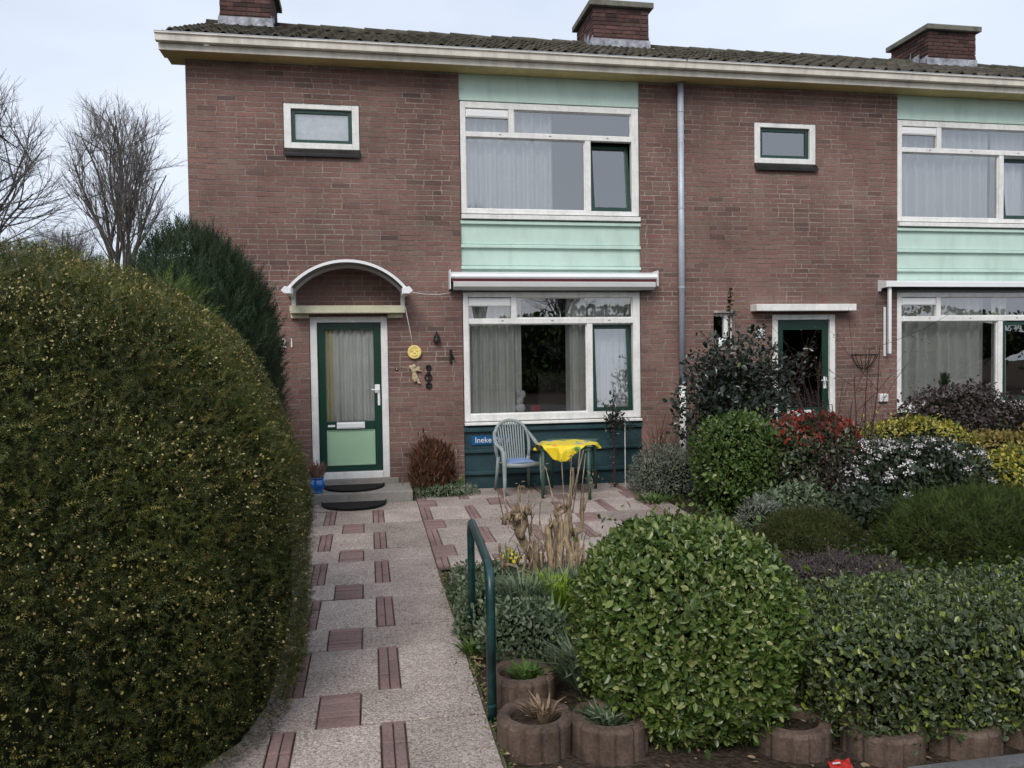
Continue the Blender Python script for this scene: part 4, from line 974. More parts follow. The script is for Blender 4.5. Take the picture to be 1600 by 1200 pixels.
# ------------------------------------------------------------------ planters
def planters():
    G = 'fluted brown concrete ring planters along the bed'
    n = 72; ribs = 12; R = .192; hgt = .25
    def prof(i, r):
        t = (i/n*ribs) % 1; return r-(.010 if t < .10 or t > .90 else 0)+.004*math.cos((t-.5)*PI)
    V = []; F = []
    rings = [(R, 0, True), (R, hgt-.02, True), (R-.012, hgt, True), (R-.055, hgt, False), (R-.065, hgt-.02, False), (R-.065, hgt-.12, False)]
    for r, z, f in rings:
        for i in range(n): rr = prof(i, r) if f else r; V.append((rr*math.cos(2*PI*i/n), rr*math.sin(2*PI*i/n), z))
    for j in range(len(rings)-1):
        for i in range(n): q = (i+1) % n; F.append((j*n+i, j*n+q, (j+1)*n+q, (j+1)*n+i))
    body = MB().add(V, F).mesh('planter_ring'); body.materials.append(MATS['planter'])
    k = 24; sv = [(0, 0, hgt-.045)]+[((R-.06)*math.cos(2*PI*i/k), (R-.06)*math.sin(2*PI*i/k), hgt-.055) for i in range(k)]; sf = [(0, 1+i, 1+(i+1) % k) for i in range(k)]
    soil = MB().add(sv, sf).mesh('soil'); soil.materials.append(MATS['soil'])
    spots = [(.835, -6.72, 'fluted concrete planter just behind the near leg of the green hoop'), (.80, -7.27, 'front-most fluted concrete planter with dry stalks, right of the path'),
             (1.16, -7.36, 'fluted concrete planter half under the left of the round bush'), (1.62, -7.25, 'fluted concrete planter hidden under the middle of the round bush'), (2.06, -7.52, 'fluted concrete planter between round bush and low hedge'),
             (2.47, -7.66, 'fluted concrete planter below the left end of the low hedge'), (2.88, -7.68, 'fluted concrete planter under the low hedge near its right side'), (3.29, -7.70, 'fluted concrete planter under the low hedge at the right edge'), (.92, -6.22, 'fluted concrete planter overgrown by silvery plants inside the hoop')]
    for x, y, lab in spots:
        P = thing('planter', lab, 'planter', (x, y, -.125-(.035 if x > 1.9 else 0)), G)
        for nm, me in (('planter_ring', body), ('soil', soil)):
            o = bpy.data.objects.new(nm, me); COL.objects.link(o); o.parent = P
            if nm == 'planter_ring': o.rotation_euler.z = random.random()*.5
planters()

# ------------------------------------------------------------------ vegetation helpers
LEAF = (np.array([(0, 0, 0), (.28, .25, .05), (.70, .24, .05), (1, 0, -.05), (.70, -.24, .05), (.28, -.25, .05)]), np.array([(0, 3, 2, 1), (0, 5, 4, 3)]))
NARROW = (np.array([(0, 0, 0), (.4, .13, .03), (1, 0, -.06), (.4, -.13, .03)]), np.array([(0, 2, 1), (0, 3, 2)]))
CHIP = (np.array([(0, 0, 0), (.5, .3, .0), (1, 0, 0), (.5, -.3, 0)]), np.array([(0, 3, 2, 1)]))
def sprig(pairs, l=.34, w=.035, rise=.25, fw=.18):
    V = []; F = []
    for i in range(pairs):
        t = .06+.9*i/(pairs-1); s = l*(1-.55*t)
        for sg in (-1, 1):
            k = len(V); V += [(t-w, 0, 0), (t+w, 0, 0), (t+fw, sg*s, rise*s*((i % 3)-.6))]; F.append((k, k+1, k+2))
    k = len(V); V += [(0, -.02, 0), (0, .02, 0), (1, 0, 0)]; F.append((k, k+1, k+2))
    return np.array(V), np.array(F)
SPRIG = sprig(5); SPRIG_FINE = sprig(5, .22, .05, .4, .3)
def unit(a): return a/np.maximum(np.linalg.norm(a, axis=-1, keepdims=True), 1e-9)
def basis(D, N):
    X = unit(D); Z = unit(N-(N*X).sum(1, keepdims=True)*X); Y = np.cross(Z, X); return X, Y, Z
def instance(P, D, N, S, tpl):
    tv, tf = tpl; X, Y, Z = basis(D, N); S = S[:, None, None]
    V = P[:, None, :]+S*(tv[None, :, 0:1]*X[:, None]+tv[None, :, 1:2]*Y[:, None]+tv[None, :, 2:3]*Z[:, None])
    F = (tf[None]+(np.arange(len(P))*len(tv))[:, None, None]).reshape(-1, tf.shape[1])
    return V.reshape(-1, 3), F
def leaf_obj(name, P, D, N, S, tpl, rnd, m, parent, kind='stuff'):
    V, F = instance(P, D, N, S, tpl)
    return obj(name, npmesh(name, V, F, np.repeat(rnd, len(tpl[0]))), m, parent, kind=kind)
def lumps(Q, amp, freq, rng):
    o = np.zeros(len(Q))
    for k in range(5):
        w = rng.normal(0, 1, 3)*freq*(1+.5*k); o += np.sin(Q@w+rng.random()*6)/(1+.6*k)
    return 1+amp*o/2
def shape_r(d, p): return (np.abs(d)**p).sum(1)**(-1/p)
class Blob:
    """rounded body: superquadric with lumps; low = radius of the part below the centre"""
    def __init__(s, c, rad, p=2., low=None, lump=.07, freq=2.2, seed=0):
        s.c = np.array(c); s.rad = np.array(rad); s.p = p; s.low = low if low else rad[2]; s.lump = lump; s.freq = freq; s.seed = seed
    def at(s, d):
        q = d*shape_r(d, s.p)[:, None]
        R = np.where(d[:, 2:3] < 0, np.array([s.rad[0], s.rad[1], s.low])[None], s.rad[None])
        n = unit(np.sign(d)*np.abs(q)**(s.p-1)/R)
        w = np.linalg.norm(np.sign(d)*np.abs(q)**(s.p-1)/R, axis=1)
        X = q*R; X = X*lumps(X, s.lump, s.freq, np.random.default_rng(s.seed))[:, None]
        return X, n, w
    def sample(s, n, rng, depth=.12, zmin=.0, back=.3):
        d = unit(rng.normal(0, 1, (n*5, 3))); X, N, w = s.at(d)
        face = unit(np.array(CAM)[None]-(X+s.c)); f = (face*N).sum(1)
        w = w*np.where(f > -.4, 1, back)*((X[:, 2]+s.c[2]) > zmin)
        i = rng.choice(len(w), size=n, replace=False, p=w/w.sum())
        u = rng.random(n)**1.7
        return s.c+X[i]*(1-depth*u)[:, None], N[i], u
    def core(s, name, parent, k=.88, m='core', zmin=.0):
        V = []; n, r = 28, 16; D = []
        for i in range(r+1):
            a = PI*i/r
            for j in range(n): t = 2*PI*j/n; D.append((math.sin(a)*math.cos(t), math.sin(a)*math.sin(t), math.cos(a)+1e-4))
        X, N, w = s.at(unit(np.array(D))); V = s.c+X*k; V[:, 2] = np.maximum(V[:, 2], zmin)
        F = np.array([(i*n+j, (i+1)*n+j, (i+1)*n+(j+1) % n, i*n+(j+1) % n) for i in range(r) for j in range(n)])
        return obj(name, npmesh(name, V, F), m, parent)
def cones(segs, n):
    A = np.array([s[0] for s in segs]); B = np.array([s[1] for s in segs]); ra = np.array([s[2] for s in segs]); rb = np.array([s[3] for s in segs])
    d = unit(B-A); ref = np.where(np.abs(d[:, 2:3]) < .9, np.array([[0, 0, 1.]]), np.array([[1., 0, 0]])); u = unit(np.cross(d, ref)); v = np.cross(d, u)
    V = []
    for C_, r in ((A, ra), (B, rb)):
        for k in range(n): t = 2*PI*k/n; V.append(C_+(u*math.cos(t)+v*math.sin(t))*r[:, None])
    V = np.stack(V, 1); m = len(A)
    F = np.array([(k, (k+1) % n, n+(k+1) % n, n+k) for k in range(n)])[None]+(np.arange(m)*2*n)[:, None, None]
    return V.reshape(-1, 3), F.reshape(-1, 4)
def seg_obj(name, segs, n, m, parent, rnd=None):
    V, F = cones(segs, n); r = None if rnd is None else np.repeat(rnd, 2*n)
    return obj(name, npmesh(name, V, F, r, True), m, parent)
def stems(parent, c, top, n, spread, rng, r=.02, m='bark', name='stem'):
    segs = []
    for k in range(n):
        a = rng.random()*2*PI; q = rng.random()*spread; p0 = np.array([c[0]+.2*q*math.cos(a), c[1]+.2*q*math.sin(a), c[2]-.05]); p2 = np.array([c[0]+q*math.cos(a), c[1]+q*math.sin(a), top]); p1 = (p0+p2)/2+rng.normal(0, .03, 3)
        segs += [(p0, p1, r, r*.75), (p1, p2, r*.75, r*.4)]
    return seg_obj(name, segs, 6, m, parent)

def shrub(name, label, cat, c, rad, m, n, size, tpl=LEAF, p=2., low=None, lump=.08, freq=2.5, depth=.2, out=.35, up=.25, wild=.7, seed=1, skew=1., corek=.84, group=None, parts=0, zmin=None, back=.3, svar=.35, core='core', stem=5, stray=.10):
    rng = np.random.default_rng(seed); zg = gz(c[1])-.04; zmin = zg if zmin is None else zmin
    E = thing(name, label, cat, (c[0], c[1], zg), group)
    B = Blob(c, rad, p, low, lump, freq, seed)
    P, N, u = B.sample(n, rng, depth, zmin, back)
    t = unit(rng.normal(0, 1, (n, 3))); D = unit(t+N*out+np.array([0, 0, up])); NN = N+rng.normal(0, wild*.6, (n, 3))
    S = size*np.clip(rng.normal(1, svar, n), .45, 1.8); r = rng.random(n)**skew
    j = rng.random(n) < stray; P[j] += N[j]*rng.exponential(.045, (int(j.sum()), 1))+np.array([0, 0, .5])*rng.exponential(.03, (int(j.sum()), 1))
    if parts:
        f = unit(np.array(CAM)[None]-P); sc = (f*N).sum(1)-u*1.5+S/size*.3; X, Y, Z = basis(D, NN); sc += np.abs((Z*f).sum(1))*.6
        pick = np.argsort(-sc)[:parts]; keep = np.ones(n, bool); keep[pick] = False
        me = MB().add([tuple(v) for v in tpl[0]], [tuple(int(q) for q in f_) for f_ in tpl[1]]).mesh('leaf'); me.materials.append(MATS[m])
        for i in pick:
            o = bpy.data.objects.new('leaf', me); COL.objects.link(o); o.parent = E; o.matrix_parent_inverse = Matrix.Translation(-E.location)
            M = Matrix(((X[i, 0], Y[i, 0], Z[i, 0], 0), (X[i, 1], Y[i, 1], Z[i, 1], 0), (X[i, 2], Y[i, 2], Z[i, 2], 0), (0, 0, 0, 1)))
            o.matrix_basis = Matrix.Translation(Vector(P[i])) @ M @ Matrix.Scale(float(S[i]), 4); o['rnd'] = float(r[i])
        P, D, NN, S, r = P[keep], D[keep], NN[keep], S[keep], r[keep]
    leaf_obj('foliage', P, D, NN, S, tpl, r, m, E)
    if corek: B.core('shade_core', E, corek, core, zmin)  # dark closed shell added inside the foliage to block light
    if stem: stems(E, (c[0], c[1], zg), c[2], stem, min(rad[0], rad[1])*.5, rng)
    return E, B, rng

# ------------------------------------------------------------------ big shrubs
def yew():
    c, rad = (-1.94, -6.25, .86), (1.57, 1.95, 1.68)
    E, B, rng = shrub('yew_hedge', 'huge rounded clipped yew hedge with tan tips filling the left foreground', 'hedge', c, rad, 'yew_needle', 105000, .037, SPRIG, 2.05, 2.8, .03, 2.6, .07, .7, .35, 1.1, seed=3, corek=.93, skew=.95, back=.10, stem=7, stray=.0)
    n = 84000; P, N, u = B.sample(n, rng, .05, 0., .1)
    keep = rng.random(n) < np.clip(.22+.62*(P[:, 2]-.2)/2.2, .14, .9)*np.clip(.55+.6*np.sin(P[:, 0]*3.7+P[:, 2]*2.3)*np.sin(P[:, 1]*3.1+P[:, 2]*4.1)+.35*np.sin(P[:, 2]*9+P[:, 1]*5), .18, 1); P, N = P[keep], N[keep]; n = len(P)
    P = P+N*.012
    leaf_obj('yew_flowers', P, unit(N+rng.normal(0, .8, (n, 3))), N+rng.normal(0, .8, (n, 3)), .0105*np.clip(rng.normal(1, .5, n), .4, 2.0), CHIP, rng.random(n), 'yew_tip', E)
yew()
def junipers():
    E, B, rng = shrub('juniper', 'tall dark bluish-green juniper between the yew hedge and the brick wall', 'conifer', (-1.76, -2.2, 1.46), (.84, .80, 1.74), 'juniper', 21000, .13, SPRIG_FINE, 2.3, 1.6, .07, 3., .16, .5, 1.6, .6, seed=5, corek=.86, back=.25, stray=.01)
    shrub('thuja', 'light green feathery thuja tip showing above the yew hedge', 'conifer', (-1.72, -3.5, 1.55), (.42, .40, 1.08), 'thuja', 5500, .13, SPRIG_FINE, 1.7, 1.4, .15, 4., .3, .8, 1.0, .6, seed=6, corek=.7, back=.4)
junipers()
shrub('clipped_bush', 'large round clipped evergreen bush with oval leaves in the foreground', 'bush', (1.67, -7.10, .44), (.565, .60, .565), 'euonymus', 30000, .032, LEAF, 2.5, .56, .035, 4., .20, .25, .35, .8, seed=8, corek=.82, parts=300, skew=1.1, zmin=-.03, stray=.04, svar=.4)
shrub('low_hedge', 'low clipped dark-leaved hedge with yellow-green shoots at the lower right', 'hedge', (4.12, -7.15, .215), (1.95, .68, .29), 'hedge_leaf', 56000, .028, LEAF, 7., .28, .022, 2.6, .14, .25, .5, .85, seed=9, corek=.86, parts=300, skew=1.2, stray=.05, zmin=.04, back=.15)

# ------------------------------------------------------------------ shrubs of the right-hand garden
shrub('holly', 'dark glossy holly shrub beside the downpipe, with one tall shoot', 'shrub', (4.78, -1.3, 1.25), (.72, .62, .92), 'holly', 5200, .062, LEAF, 1.9, 1.1, .24, 3.2, .5, .4, .4, .9, seed=12, corek=.55, zmin=.15, back=.6)
def holly_extra():
    rng = np.random.default_rng(50); E = [o for o in COL.objects if o.name == 'holly'][0]
    segs = []; P = []
    def spray(p0, p1, n, r=.012):
        p0, p1 = np.array(p0), np.array(p1); segs.append((p0, p1, r, r*.4))
        for t in np.linspace(.25, 1, n): P.append(p0+(p1-p0)*t+rng.normal(0, .022, 3))
    spray((4.70, -1.3, 1.9), (4.72, -1.3, 2.78), 34)
    for k in range(34):
        a = rng.random()*2*PI; q = rng.uniform(.6, 1.0); z = rng.uniform(1.1, 2.0)
        spray((4.85, -1.3, z-.3), (4.9+q*math.cos(a)*1.0, -1.3+q*math.sin(a)*.7, z+rng.uniform(.05, .35)), 18, .008)
    for k in range(8): spray((5.2, -1.35, 1.5), (5.55+rng.random()*.35, -1.4, 1.75+rng.uniform(-.35, .35)), 18, .007)
    P = np.array(P); n = len(P); seg_obj('branch', segs, 5, 'dark_twig', E)
    leaf_obj('foliage', P, rng.normal(0, 1, (n, 3))+np.array([0, 0, .3]), rng.normal(0, 1, (n, 3)), .055*np.clip(rng.normal(1, .3, n), .5, 1.6), LEAF, rng.random(n), 'holly', E)
    i = (P[:, 2] > 2.5); k = int(i.sum())
    leaf_obj('young_leaves', P[i]+.01, rng.normal(0, 1, (k, 3)), rng.normal(0, 1, (k, 3)), np.full(k, .06), LEAF, rng.random(k), 'ochre_leaf', E)
holly_extra()
shrub('laurel_bush', 'clipped box-shaped green laurel bush in front of the holly', 'bush', (4.42, -2.1, .60), (.50, .45, .57), 'laurel', 9000, .044, LEAF, 2.9, .58, .10, 4.5, .25, .3, .5, .8, seed=14, corek=.82, skew=.9)
def photinia():
    E, B, rng = shrub('photinia', 'photinia shrub with bright red young leaves on top', 'shrub', (5.30, -2.3, .58), (.66, .45, .54), 'photinia', 5600, .05, LEAF, 2.4, .55, .16, 5, .35, .4, .4, .8, seed=15, corek=.72)
    n = 480; P, N, u = B.sample(n*5, rng, .1, .1); i = np.argsort(-(P[:, 2]+rng.normal(0, .12, len(P))))[:n]; P, N = P[i], N[i]
    leaf_obj('red_leaves', P+N*.03, unit(rng.normal(0, 1, (n, 3))+np.array([0, 0, .9])), rng.normal(0, 1, (n, 3)), .055*np.clip(rng.normal(1, .3, n), .5, 1.6), LEAF, rng.random(n), 'photinia_red', E)
photinia()
def viburnum():
    E, B, rng = shrub('viburnum', 'dark-leaved viburnum dotted with white flower heads', 'shrub', (6.07, -3.1, .38), (.80, .60, .56), 'viburnum', 8000, .05, LEAF, 2.3, .45, .15, 4.5, .3, .35, .45, .8, seed=16, corek=.78)
    P, N, u = B.sample(600, rng, .02, .1); w = np.where((P[:, 2] > .35), 1., .12)+1.2*(P[:, 2] > .75); i = rng.choice(600, 105, False, p=w/w.sum())
    Q = []; QN = []
    for j in i:
        k = rng.integers(14, 30); Q.append(P[j]+N[j]*.02+rng.normal(0, .022, (k, 3))*np.array([1.2, 1.2, .6])); QN.append(np.tile(N[j], (k, 1)))
    Q = np.concatenate(Q); QN = np.concatenate(QN); n = len(Q)
    leaf_obj('flower_heads', Q, rng.normal(0, 1, (n, 3)), QN+rng.normal(0, .4, (n, 3)), np.full(n, .027), CHIP, rng.random(n), 'white_flower', E)
viburnum()
shrub('yellow_hedge', 'golden yellow clipped hedge behind the white-flowered viburnum', 'hedge', (6.95, -1.9, .53), (.90, .42, .50), 'yellow_leaf', 7500, .042, LEAF, 2.8, .5, .10, 4., .25, .3, .5, .8, seed=17, corek=.85)
shrub('euonymus', 'bright yellow variegated euonymus right of the viburnum', 'shrub', (7.75, -2.85, .28), (.66, .5, .42), 'yellow_leaf', 7000, .042, LEAF, 2.3, .4, .15, 4.5, .3, .3, .4, .8, seed=18, corek=.8)
shrub('ochre_hedge', 'low ochre-brown clipped hedge running to the right edge', 'hedge', (8.55, -1.75, .36), (1.35, .35, .42), 'ochre_leaf', 7000, .05, CHIP, 4., .4, .04, 3., .15, .3, .5, .8, seed=19, corek=.88)
shrub('purple_shrub', 'broad purple-brown shrub below the lower right window', 'shrub', (8.75, -.85, .72), (1.32, .52, .66), 'purple_leaf', 12000, .045, LEAF, 2.0, .7, .17, 4., .4, .35, .35, .9, seed=20, corek=.78)
shrub('soft_juniper', 'soft bright green mounded juniper behind the low hedge', 'conifer', (5.85, -4.5, .12), (1.10, .75, .44), 'soft_green', 20000, .055, SPRIG_FINE, 2.3, .4, .13, 5.5, .22, .5, .5, 1.0, seed=21, corek=.84)
shrub('olive_juniper', 'small olive-brown conifer mound between round bush and viburnum', 'conifer', (4.2, -4.1, .06), (.50, .42, .31), 'olive_green', 13000, .042, SPRIG_FINE, 2.2, .3, .09, 7., .2, .5, .5, 1.0, seed=22, corek=.84)
shrub('lavender', 'grey-green variegated bush at the corner of the terrace', 'shrub', (3.95, -.95, .25), (.55, .42, .42), 'grey_green', 6000, .045, NARROW, 2.1, .35, .16, 4., .4, .6, .6, .9, seed=23, corek=.66)
shrub('silver_bush', 'small silver-grey plant in front of the clipped laurel bush', 'plant', (4.10, -3.35, .14), (.27, .25, .26), 'grey_green', 1600, .045, NARROW, 2., .2, .15, 5., .4, .6, .6, .9, seed=24, corek=.6)
shrub('rock_rose', 'low grey-green plant in front of the photinia', 'plant', (4.62, -3.15, .16), (.40, .30, .29), 'silver_leaf', 2200, .05, LEAF, 2., .2, .15, 5., .4, .5, .5, .9, seed=25, corek=.6)
shrub('heath_patch', 'brownish winter heath in the bed behind the low hedge', 'plant', (3.75, -5.25, .02), (.62, .45, .21), 'heath', 13000, .03, NARROW, 2.2, .2, .2, 8., .4, .3, .4, 1.1, seed=26, corek=.7)
shrub('skimmia', 'dark leafy plant between the viburnum and the mounded juniper', 'plant', (4.95, -3.75, .15), (.38, .35, .42), 'viburnum', 1800, .05, LEAF, 2., .2, .2, 5., .5, .5, .4, .9, seed=27, corek=.5)
shrub('grass_shrub', 'rust-brown feathery shrub beside the door step', 'shrub', (.86, -.36, .38), (.30, .22, .40), 'rust_leaf', 4200, .085, NARROW, 2., .38, .14, 5., .55, .4, 1.6, .8, seed=28, corek=.30, core='dark_twig', svar=.4)
shrub('ground_cover', 'low green ground cover with tiny flowers at the foot of the rust-brown shrub', 'plant', (.98, -.50, .07), (.46, .20, .14), 'silver_leaf', 1800, .045, NARROW, 2.4, .1, .15, 6., .4, .5, .7, .9, seed=29, corek=.6, stem=0)

def bare_shrub():
    rng = np.random.default_rng(61); E = thing('bare_shrub', 'tall bare shrub with red buds in front of the second door', 'shrub', (5.45, -2.75, 0))
    segs = []; B = []
    def grow(p, d, l, r, lev):
        n = 4
        for k in range(n):
            q = p+d*l/n; segs.append((p, q, r, r*.86)); p = q; r *= .86
            d = unit((d+rng.normal(0, .07, 3)+np.array([0, 0, .03]))[None])[0]
            if lev < 2 and rng.random() < (.75 if lev == 0 else .6):
                e = unit((d+rng.normal(0, .55, 3))[None])[0]; grow(p, e, l*rng.uniform(.35, .55), r*.6, lev+1)
            if lev >= 1 or k > 1:
                for b in range(rng.integers(0, 2)): B.append(p+rng.normal(0, .02, 3))
    for k in range(17):
        a = rng.random()*2*PI; t = rng.uniform(.05, .40)
        grow(np.array([5.5+.12*math.cos(a), -2.75+.12*math.sin(a), 0.]), unit(np.array([[math.cos(a)*t+.05, math.sin(a)*t*.7, 1.]]))[0], rng.uniform(1.0, 2.0), .009, 0)
    seg_obj('branches', segs, 5, 'dark_twig', E)
    B = np.array(B); n = len(B); leaf_obj('buds', B, rng.normal(0, 1, (n, 3)), rng.normal(0, 1, (n, 3)), np.full(n, .022), LEAF, rng.random(n), 'rust_leaf', E)
    n = 2600; P = np.array([5.5, -2.85, .33])+rng.normal(0, 1, (n, 3))*np.array([.42, .25, .28]); P[:, 2] = np.clip(P[:, 2], .02, 1.1)
    leaf_obj('low_foliage', P, rng.normal(0, 1, (n, 3)), rng.normal(0, 1, (n, 3)), np.full(n, .04), LEAF, rng.random(n), 'purple_leaf', E)
bare_shrub()

def wall_twigs():
    rng = np.random.default_rng(62); E = thing('dry_shrub', 'thin dry brown stems against the brick left of the downpipe', 'plant', (4.12, -.3, .05)); segs = []
    for k in range(60):
        x = 4.12+rng.normal(0, .07); a = rng.normal(0, .22); h = rng.uniform(.5, 1.15); p = np.array([x, -.28+rng.normal(0, .06), .05]); q = p+np.array([a*h*.5, rng.normal(0, .03), h*.6]); s = q+np.array([a*h*.9, rng.normal(0, .04), h*.4])
        segs += [(p, q, .004, .003), (q, s, .003, .0015)]
    seg_obj('stems', segs, 4, 'rust_leaf', E, rng.random(len(segs)))
    E = thing('olive_standard', 'slender dark-leaved young tree tied to a stake before the lower window', 'tree', (3.42, -.5, .06))
    seg = [(np.array([3.36, -.5, .05]), np.array([3.37, -.49, .55]), .016, .014), (np.array([3.37, -.49, .55]), np.array([3.34, -.48, 1.0]), .014, .010), (np.array([3.34, -.48, 1.0]), np.array([3.36, -.48, 1.42]), .010, .004)]
    seg_obj('trunk', seg, 7, 'dark_twig', E); seg_obj('stake', [(np.array([3.50, -.55, .05]), np.array([3.505, -.54, 1.02]), .008, .007)], 6, 'cord', E)
    n = 420; c = np.concatenate([np.array([3.36, -.48, 1.08])+rng.normal(0, 1, (260, 3))*np.array([.085, .07, .13]), np.array([3.50, -.5, .98])+rng.normal(0, 1, (100, 3))*np.array([.07, .06, .05]), np.array([3.34, -.48, .6])+rng.normal(0, 1, (60, 3))*np.array([.03, .03, .25])])
    leaf_obj('crown', c, rng.normal(0, 1, (n, 3)), rng.normal(0, 1, (n, 3)), .045*np.clip(rng.normal(1, .3, n), .5, 1.6), LEAF, rng.random(n), 'holly', E)
    segs = [(np.array([3.35, -.48, .9]), c[i], .004, .002) for i in range(0, 260, 7)]; seg_obj('twigs', segs, 4, 'dark_twig', E)
wall_twigs()

def pruned_shrub():
    rng = np.random.default_rng(63); c = np.array([1.43, -4.7, .0])
    E = thing('pruned_shrub', 'hard-pruned pale brown shrub stump with bare stems beside the path bed', 'shrub', tuple(c))
    mb = MB()
    def limb(pts, rad): mb.tube([tuple(c+np.array(p)) for p in pts], rad, 9)
    def wild(p0, p1, r0, r1, sway=.03, n=7):
        p0, p1 = np.array(p0), np.array(p1); pts = []; rad = []; w = rng.normal(0, sway, (3, 3))
        for i in range(n+1):
            t = i/n; q = p0+(p1-p0)*t+w[0]*math.sin(PI*t)+w[1]*math.sin(2*PI*t)*.5; pts.append(q+rng.normal(0, .004, 3)); rad.append((r0+(r1-r0)*t)*rng.uniform(.72, 1.12))
        limb(pts, rad); return pts
    def knob(p, r, k):
        for i in range(k): q = np.array(p)+rng.normal(0, r*.5, 3); limb([q, q+np.array([rng.normal(0, .02), rng.normal(0, .02), rng.uniform(.03, .08)])], [r*rng.uniform(.3, .6), r*.25])
    wild((.02, 0, -.05), (-.25, .02, .56), .040, .036); knob((-.27, .02, .58), .05, 14); wild((-.20, .01, .42), (-.18, -.02, .66), .026, .020); knob((-.18, -.02, .64), .035, 8)
    wild((.06, .02, -.05), (.03, 0, .50), .050, .030); wild((.10, 0, -.05), (.12, .02, .62), .052, .032); wild((.17, 0, -.05), (.20, .01, .60), .048, .028); wild((.13, -.03, -.05), (.08, -.04, .55), .032, .020)
    wild((.22, .02, -.05), (.25, 0, .48), .034, .024); wild((.25, 0, .44), (.33, 0, .74), .022, .014); wild((.24, 0, .42), (.21, -.02, .78), .022, .014); wild((.12, .02, .58), (.22, 0, .68), .022, .020, .01); wild((.21, 0, .66), (.24, -.02, 1.0), .026, .010, .015)
    wild((-.02, -.03, -.03), (-.10, -.05, .40), .028, .016); wild((-.04, 0, .0), (-.36, -.05, .22), .022, .016); wild((-.36, -.05, .2), (-.40, -.06, .40), .016, .012, .01); wild((-.12, -.03, .0), (-.19, -.04, .36), .016, .010); wild((.32, .04, -.05), (.34, .03, .34), .016, .010)
    knob((.05, -.02, .5), .03, 5); knob((.12, .02, .62), .03, 5)
    for k in range(30): x = rng.uniform(-.14, .3); wild((x, rng.normal(0, .05), -.03), (x+rng.normal(0, .06), rng.normal(0, .06), rng.uniform(.2, .5)), .014, .008, .02, 5)
    o = obj('stump', mb, 'pale_wood', E, smooth=True)
    segs = []; H = []
    def stick(x, z0, dx, h, r=.007):
        p = c+np.array([x, rng.normal(0, .05), z0]); q = p+np.array([dx*.5+rng.normal(0, .012), rng.normal(0, .03), h*.5]); s = q+np.array([dx*.5, rng.normal(0, .03), h*.5]); segs.extend([(p, q, r, r*.85), (q, s, r*.85, r*.6)]); return s
    for x, z0, dx, h in ((-.27, .52, -.05, .38), (-.2, .45, .0, .48), (-.13, .4, .03, .52), (-.06, .3, .03, .5), (.12, .5, -.1, .62), (.20, .55, .02, .68), (.26, .6, .06, .66), (.30, .6, .06, .62), (.34, .62, .07, .34), (.16, .62, -.03, .56), (-.32, .55, -.06, .30), (-.10, .38, -.02, .40), (.24, .75, .10, .48), (.29, .4, .02, .55), (-.22, .6, .02, .28)):
        s = stick(x, z0, dx, h*.82)
        if rng.random() < .55: H.append(s)
    for k in range(26):
        a = rng.uniform(-.33, .33); stick(a, rng.uniform(.05, .45), rng.normal(0, .06), rng.uniform(.12, .34), .006)
    seg_obj('stems', segs, 5, 'pale_wood', E, rng.random(len(segs)))['kind'] = 'stuff'
    P = []; 
    for h in H: P.append(h+rng.normal(0, 1, (22, 3))*np.array([.032, .03, .028]))
    P.append(c+np.array([-.29, -.02, .60])+rng.normal(0, 1, (90, 3))*np.array([.06, .05, .07])); P = np.concatenate(P); n = len(P)
    leaf_obj('dead_flower_heads', P, rng.normal(0, 1, (n, 3)), rng.normal(0, 1, (n, 3)), .032*np.clip(rng.normal(1, .3, n), .5, 1.5), NARROW, rng.random(n), 'dry_leaf', E)
pruned_shrub()

# ------------------------------------------------------------------ herbs in the bed
def tuft(name, label, cat, c, n, h, spread, m, w=.012, seed=0, bend=.5, flower=None, group=None, parent=None):
    rng = np.random.default_rng(seed); V = []; F = []; R = []
    a = rng.random(n)*2*PI; q = spread*rng.random(n)**.6; base = np.stack([c[0]+.45*q*np.cos(a), c[1]+.45*q*np.sin(a), np.full(n, c[2])], 1)
    hh = h*rng.uniform(.5, 1.1, n); d = np.stack([np.cos(a), np.sin(a), np.zeros(n)], 1); s = np.stack([-np.sin(a), np.cos(a), np.zeros(n)], 1)
    mid = base+d*(q*.4)[:, None]+np.array([0, 0, 1])*(hh*.6)[:, None]; tip = base+d*(q*.4+hh*bend*rng.random(n))[:, None]+np.array([0, 0, 1])*(hh*rng.uniform(.7, 1, n))[:, None]
    V = np.stack([base-s*w*.6, base+s*w*.6, mid+s*w, mid-s*w, tip], 1).reshape(-1, 3); k = np.arange(n)*5
    F = [np.stack([k, k+1, k+2, k+3], 1), np.stack([k+3, k+2, k+4], 1)]
    E = thing(name, label, cat, c, group); obj('leaves', npmesh('leaves', V, F, np.repeat(rng.random(n), 5)), m, E, kind='stuff')
    if flower:
        nf, fm, fs = flower; i = rng.choice(n, nf, False); P = np.repeat(tip[i], 7, 0)+rng.normal(0, fs*.35, (nf*7, 3)); leaf_obj('flowers', P, rng.normal(0, 1, (nf*7, 3)), rng.normal(0, 1, (nf*7, 3)), np.full(nf*7, fs), CHIP, rng.random(nf*7), fm, E)
    return E
shrub('lamium', 'silvery-leaved ground cover spilling from the bed under the hoop', 'plant', (.94, -5.30, .03), (.33, .95, .17), 'silver_leaf', 10000, .030, LEAF, 2.6, .1, .22, 6., .35, .4, .6, .9, seed=70, corek=.7, stem=0, stray=.0)
shrub('lamium', 'silvery plant overflowing the planter at the near end of the hoop', 'plant', (.93, -6.25, .16), (.30, .28, .20), 'silver_leaf', 2800, .032, LEAF, 2.2, .15, .16, 5., .35, .4, .6, .9, seed=71, corek=.6, stem=0, stray=.0)
tuft('lime_grass', 'bright lime-green tuft left of the round bush', 'plant', (1.36, -5.25, .0), 420, .26, .26, 'lime_leaf', .010, 72)
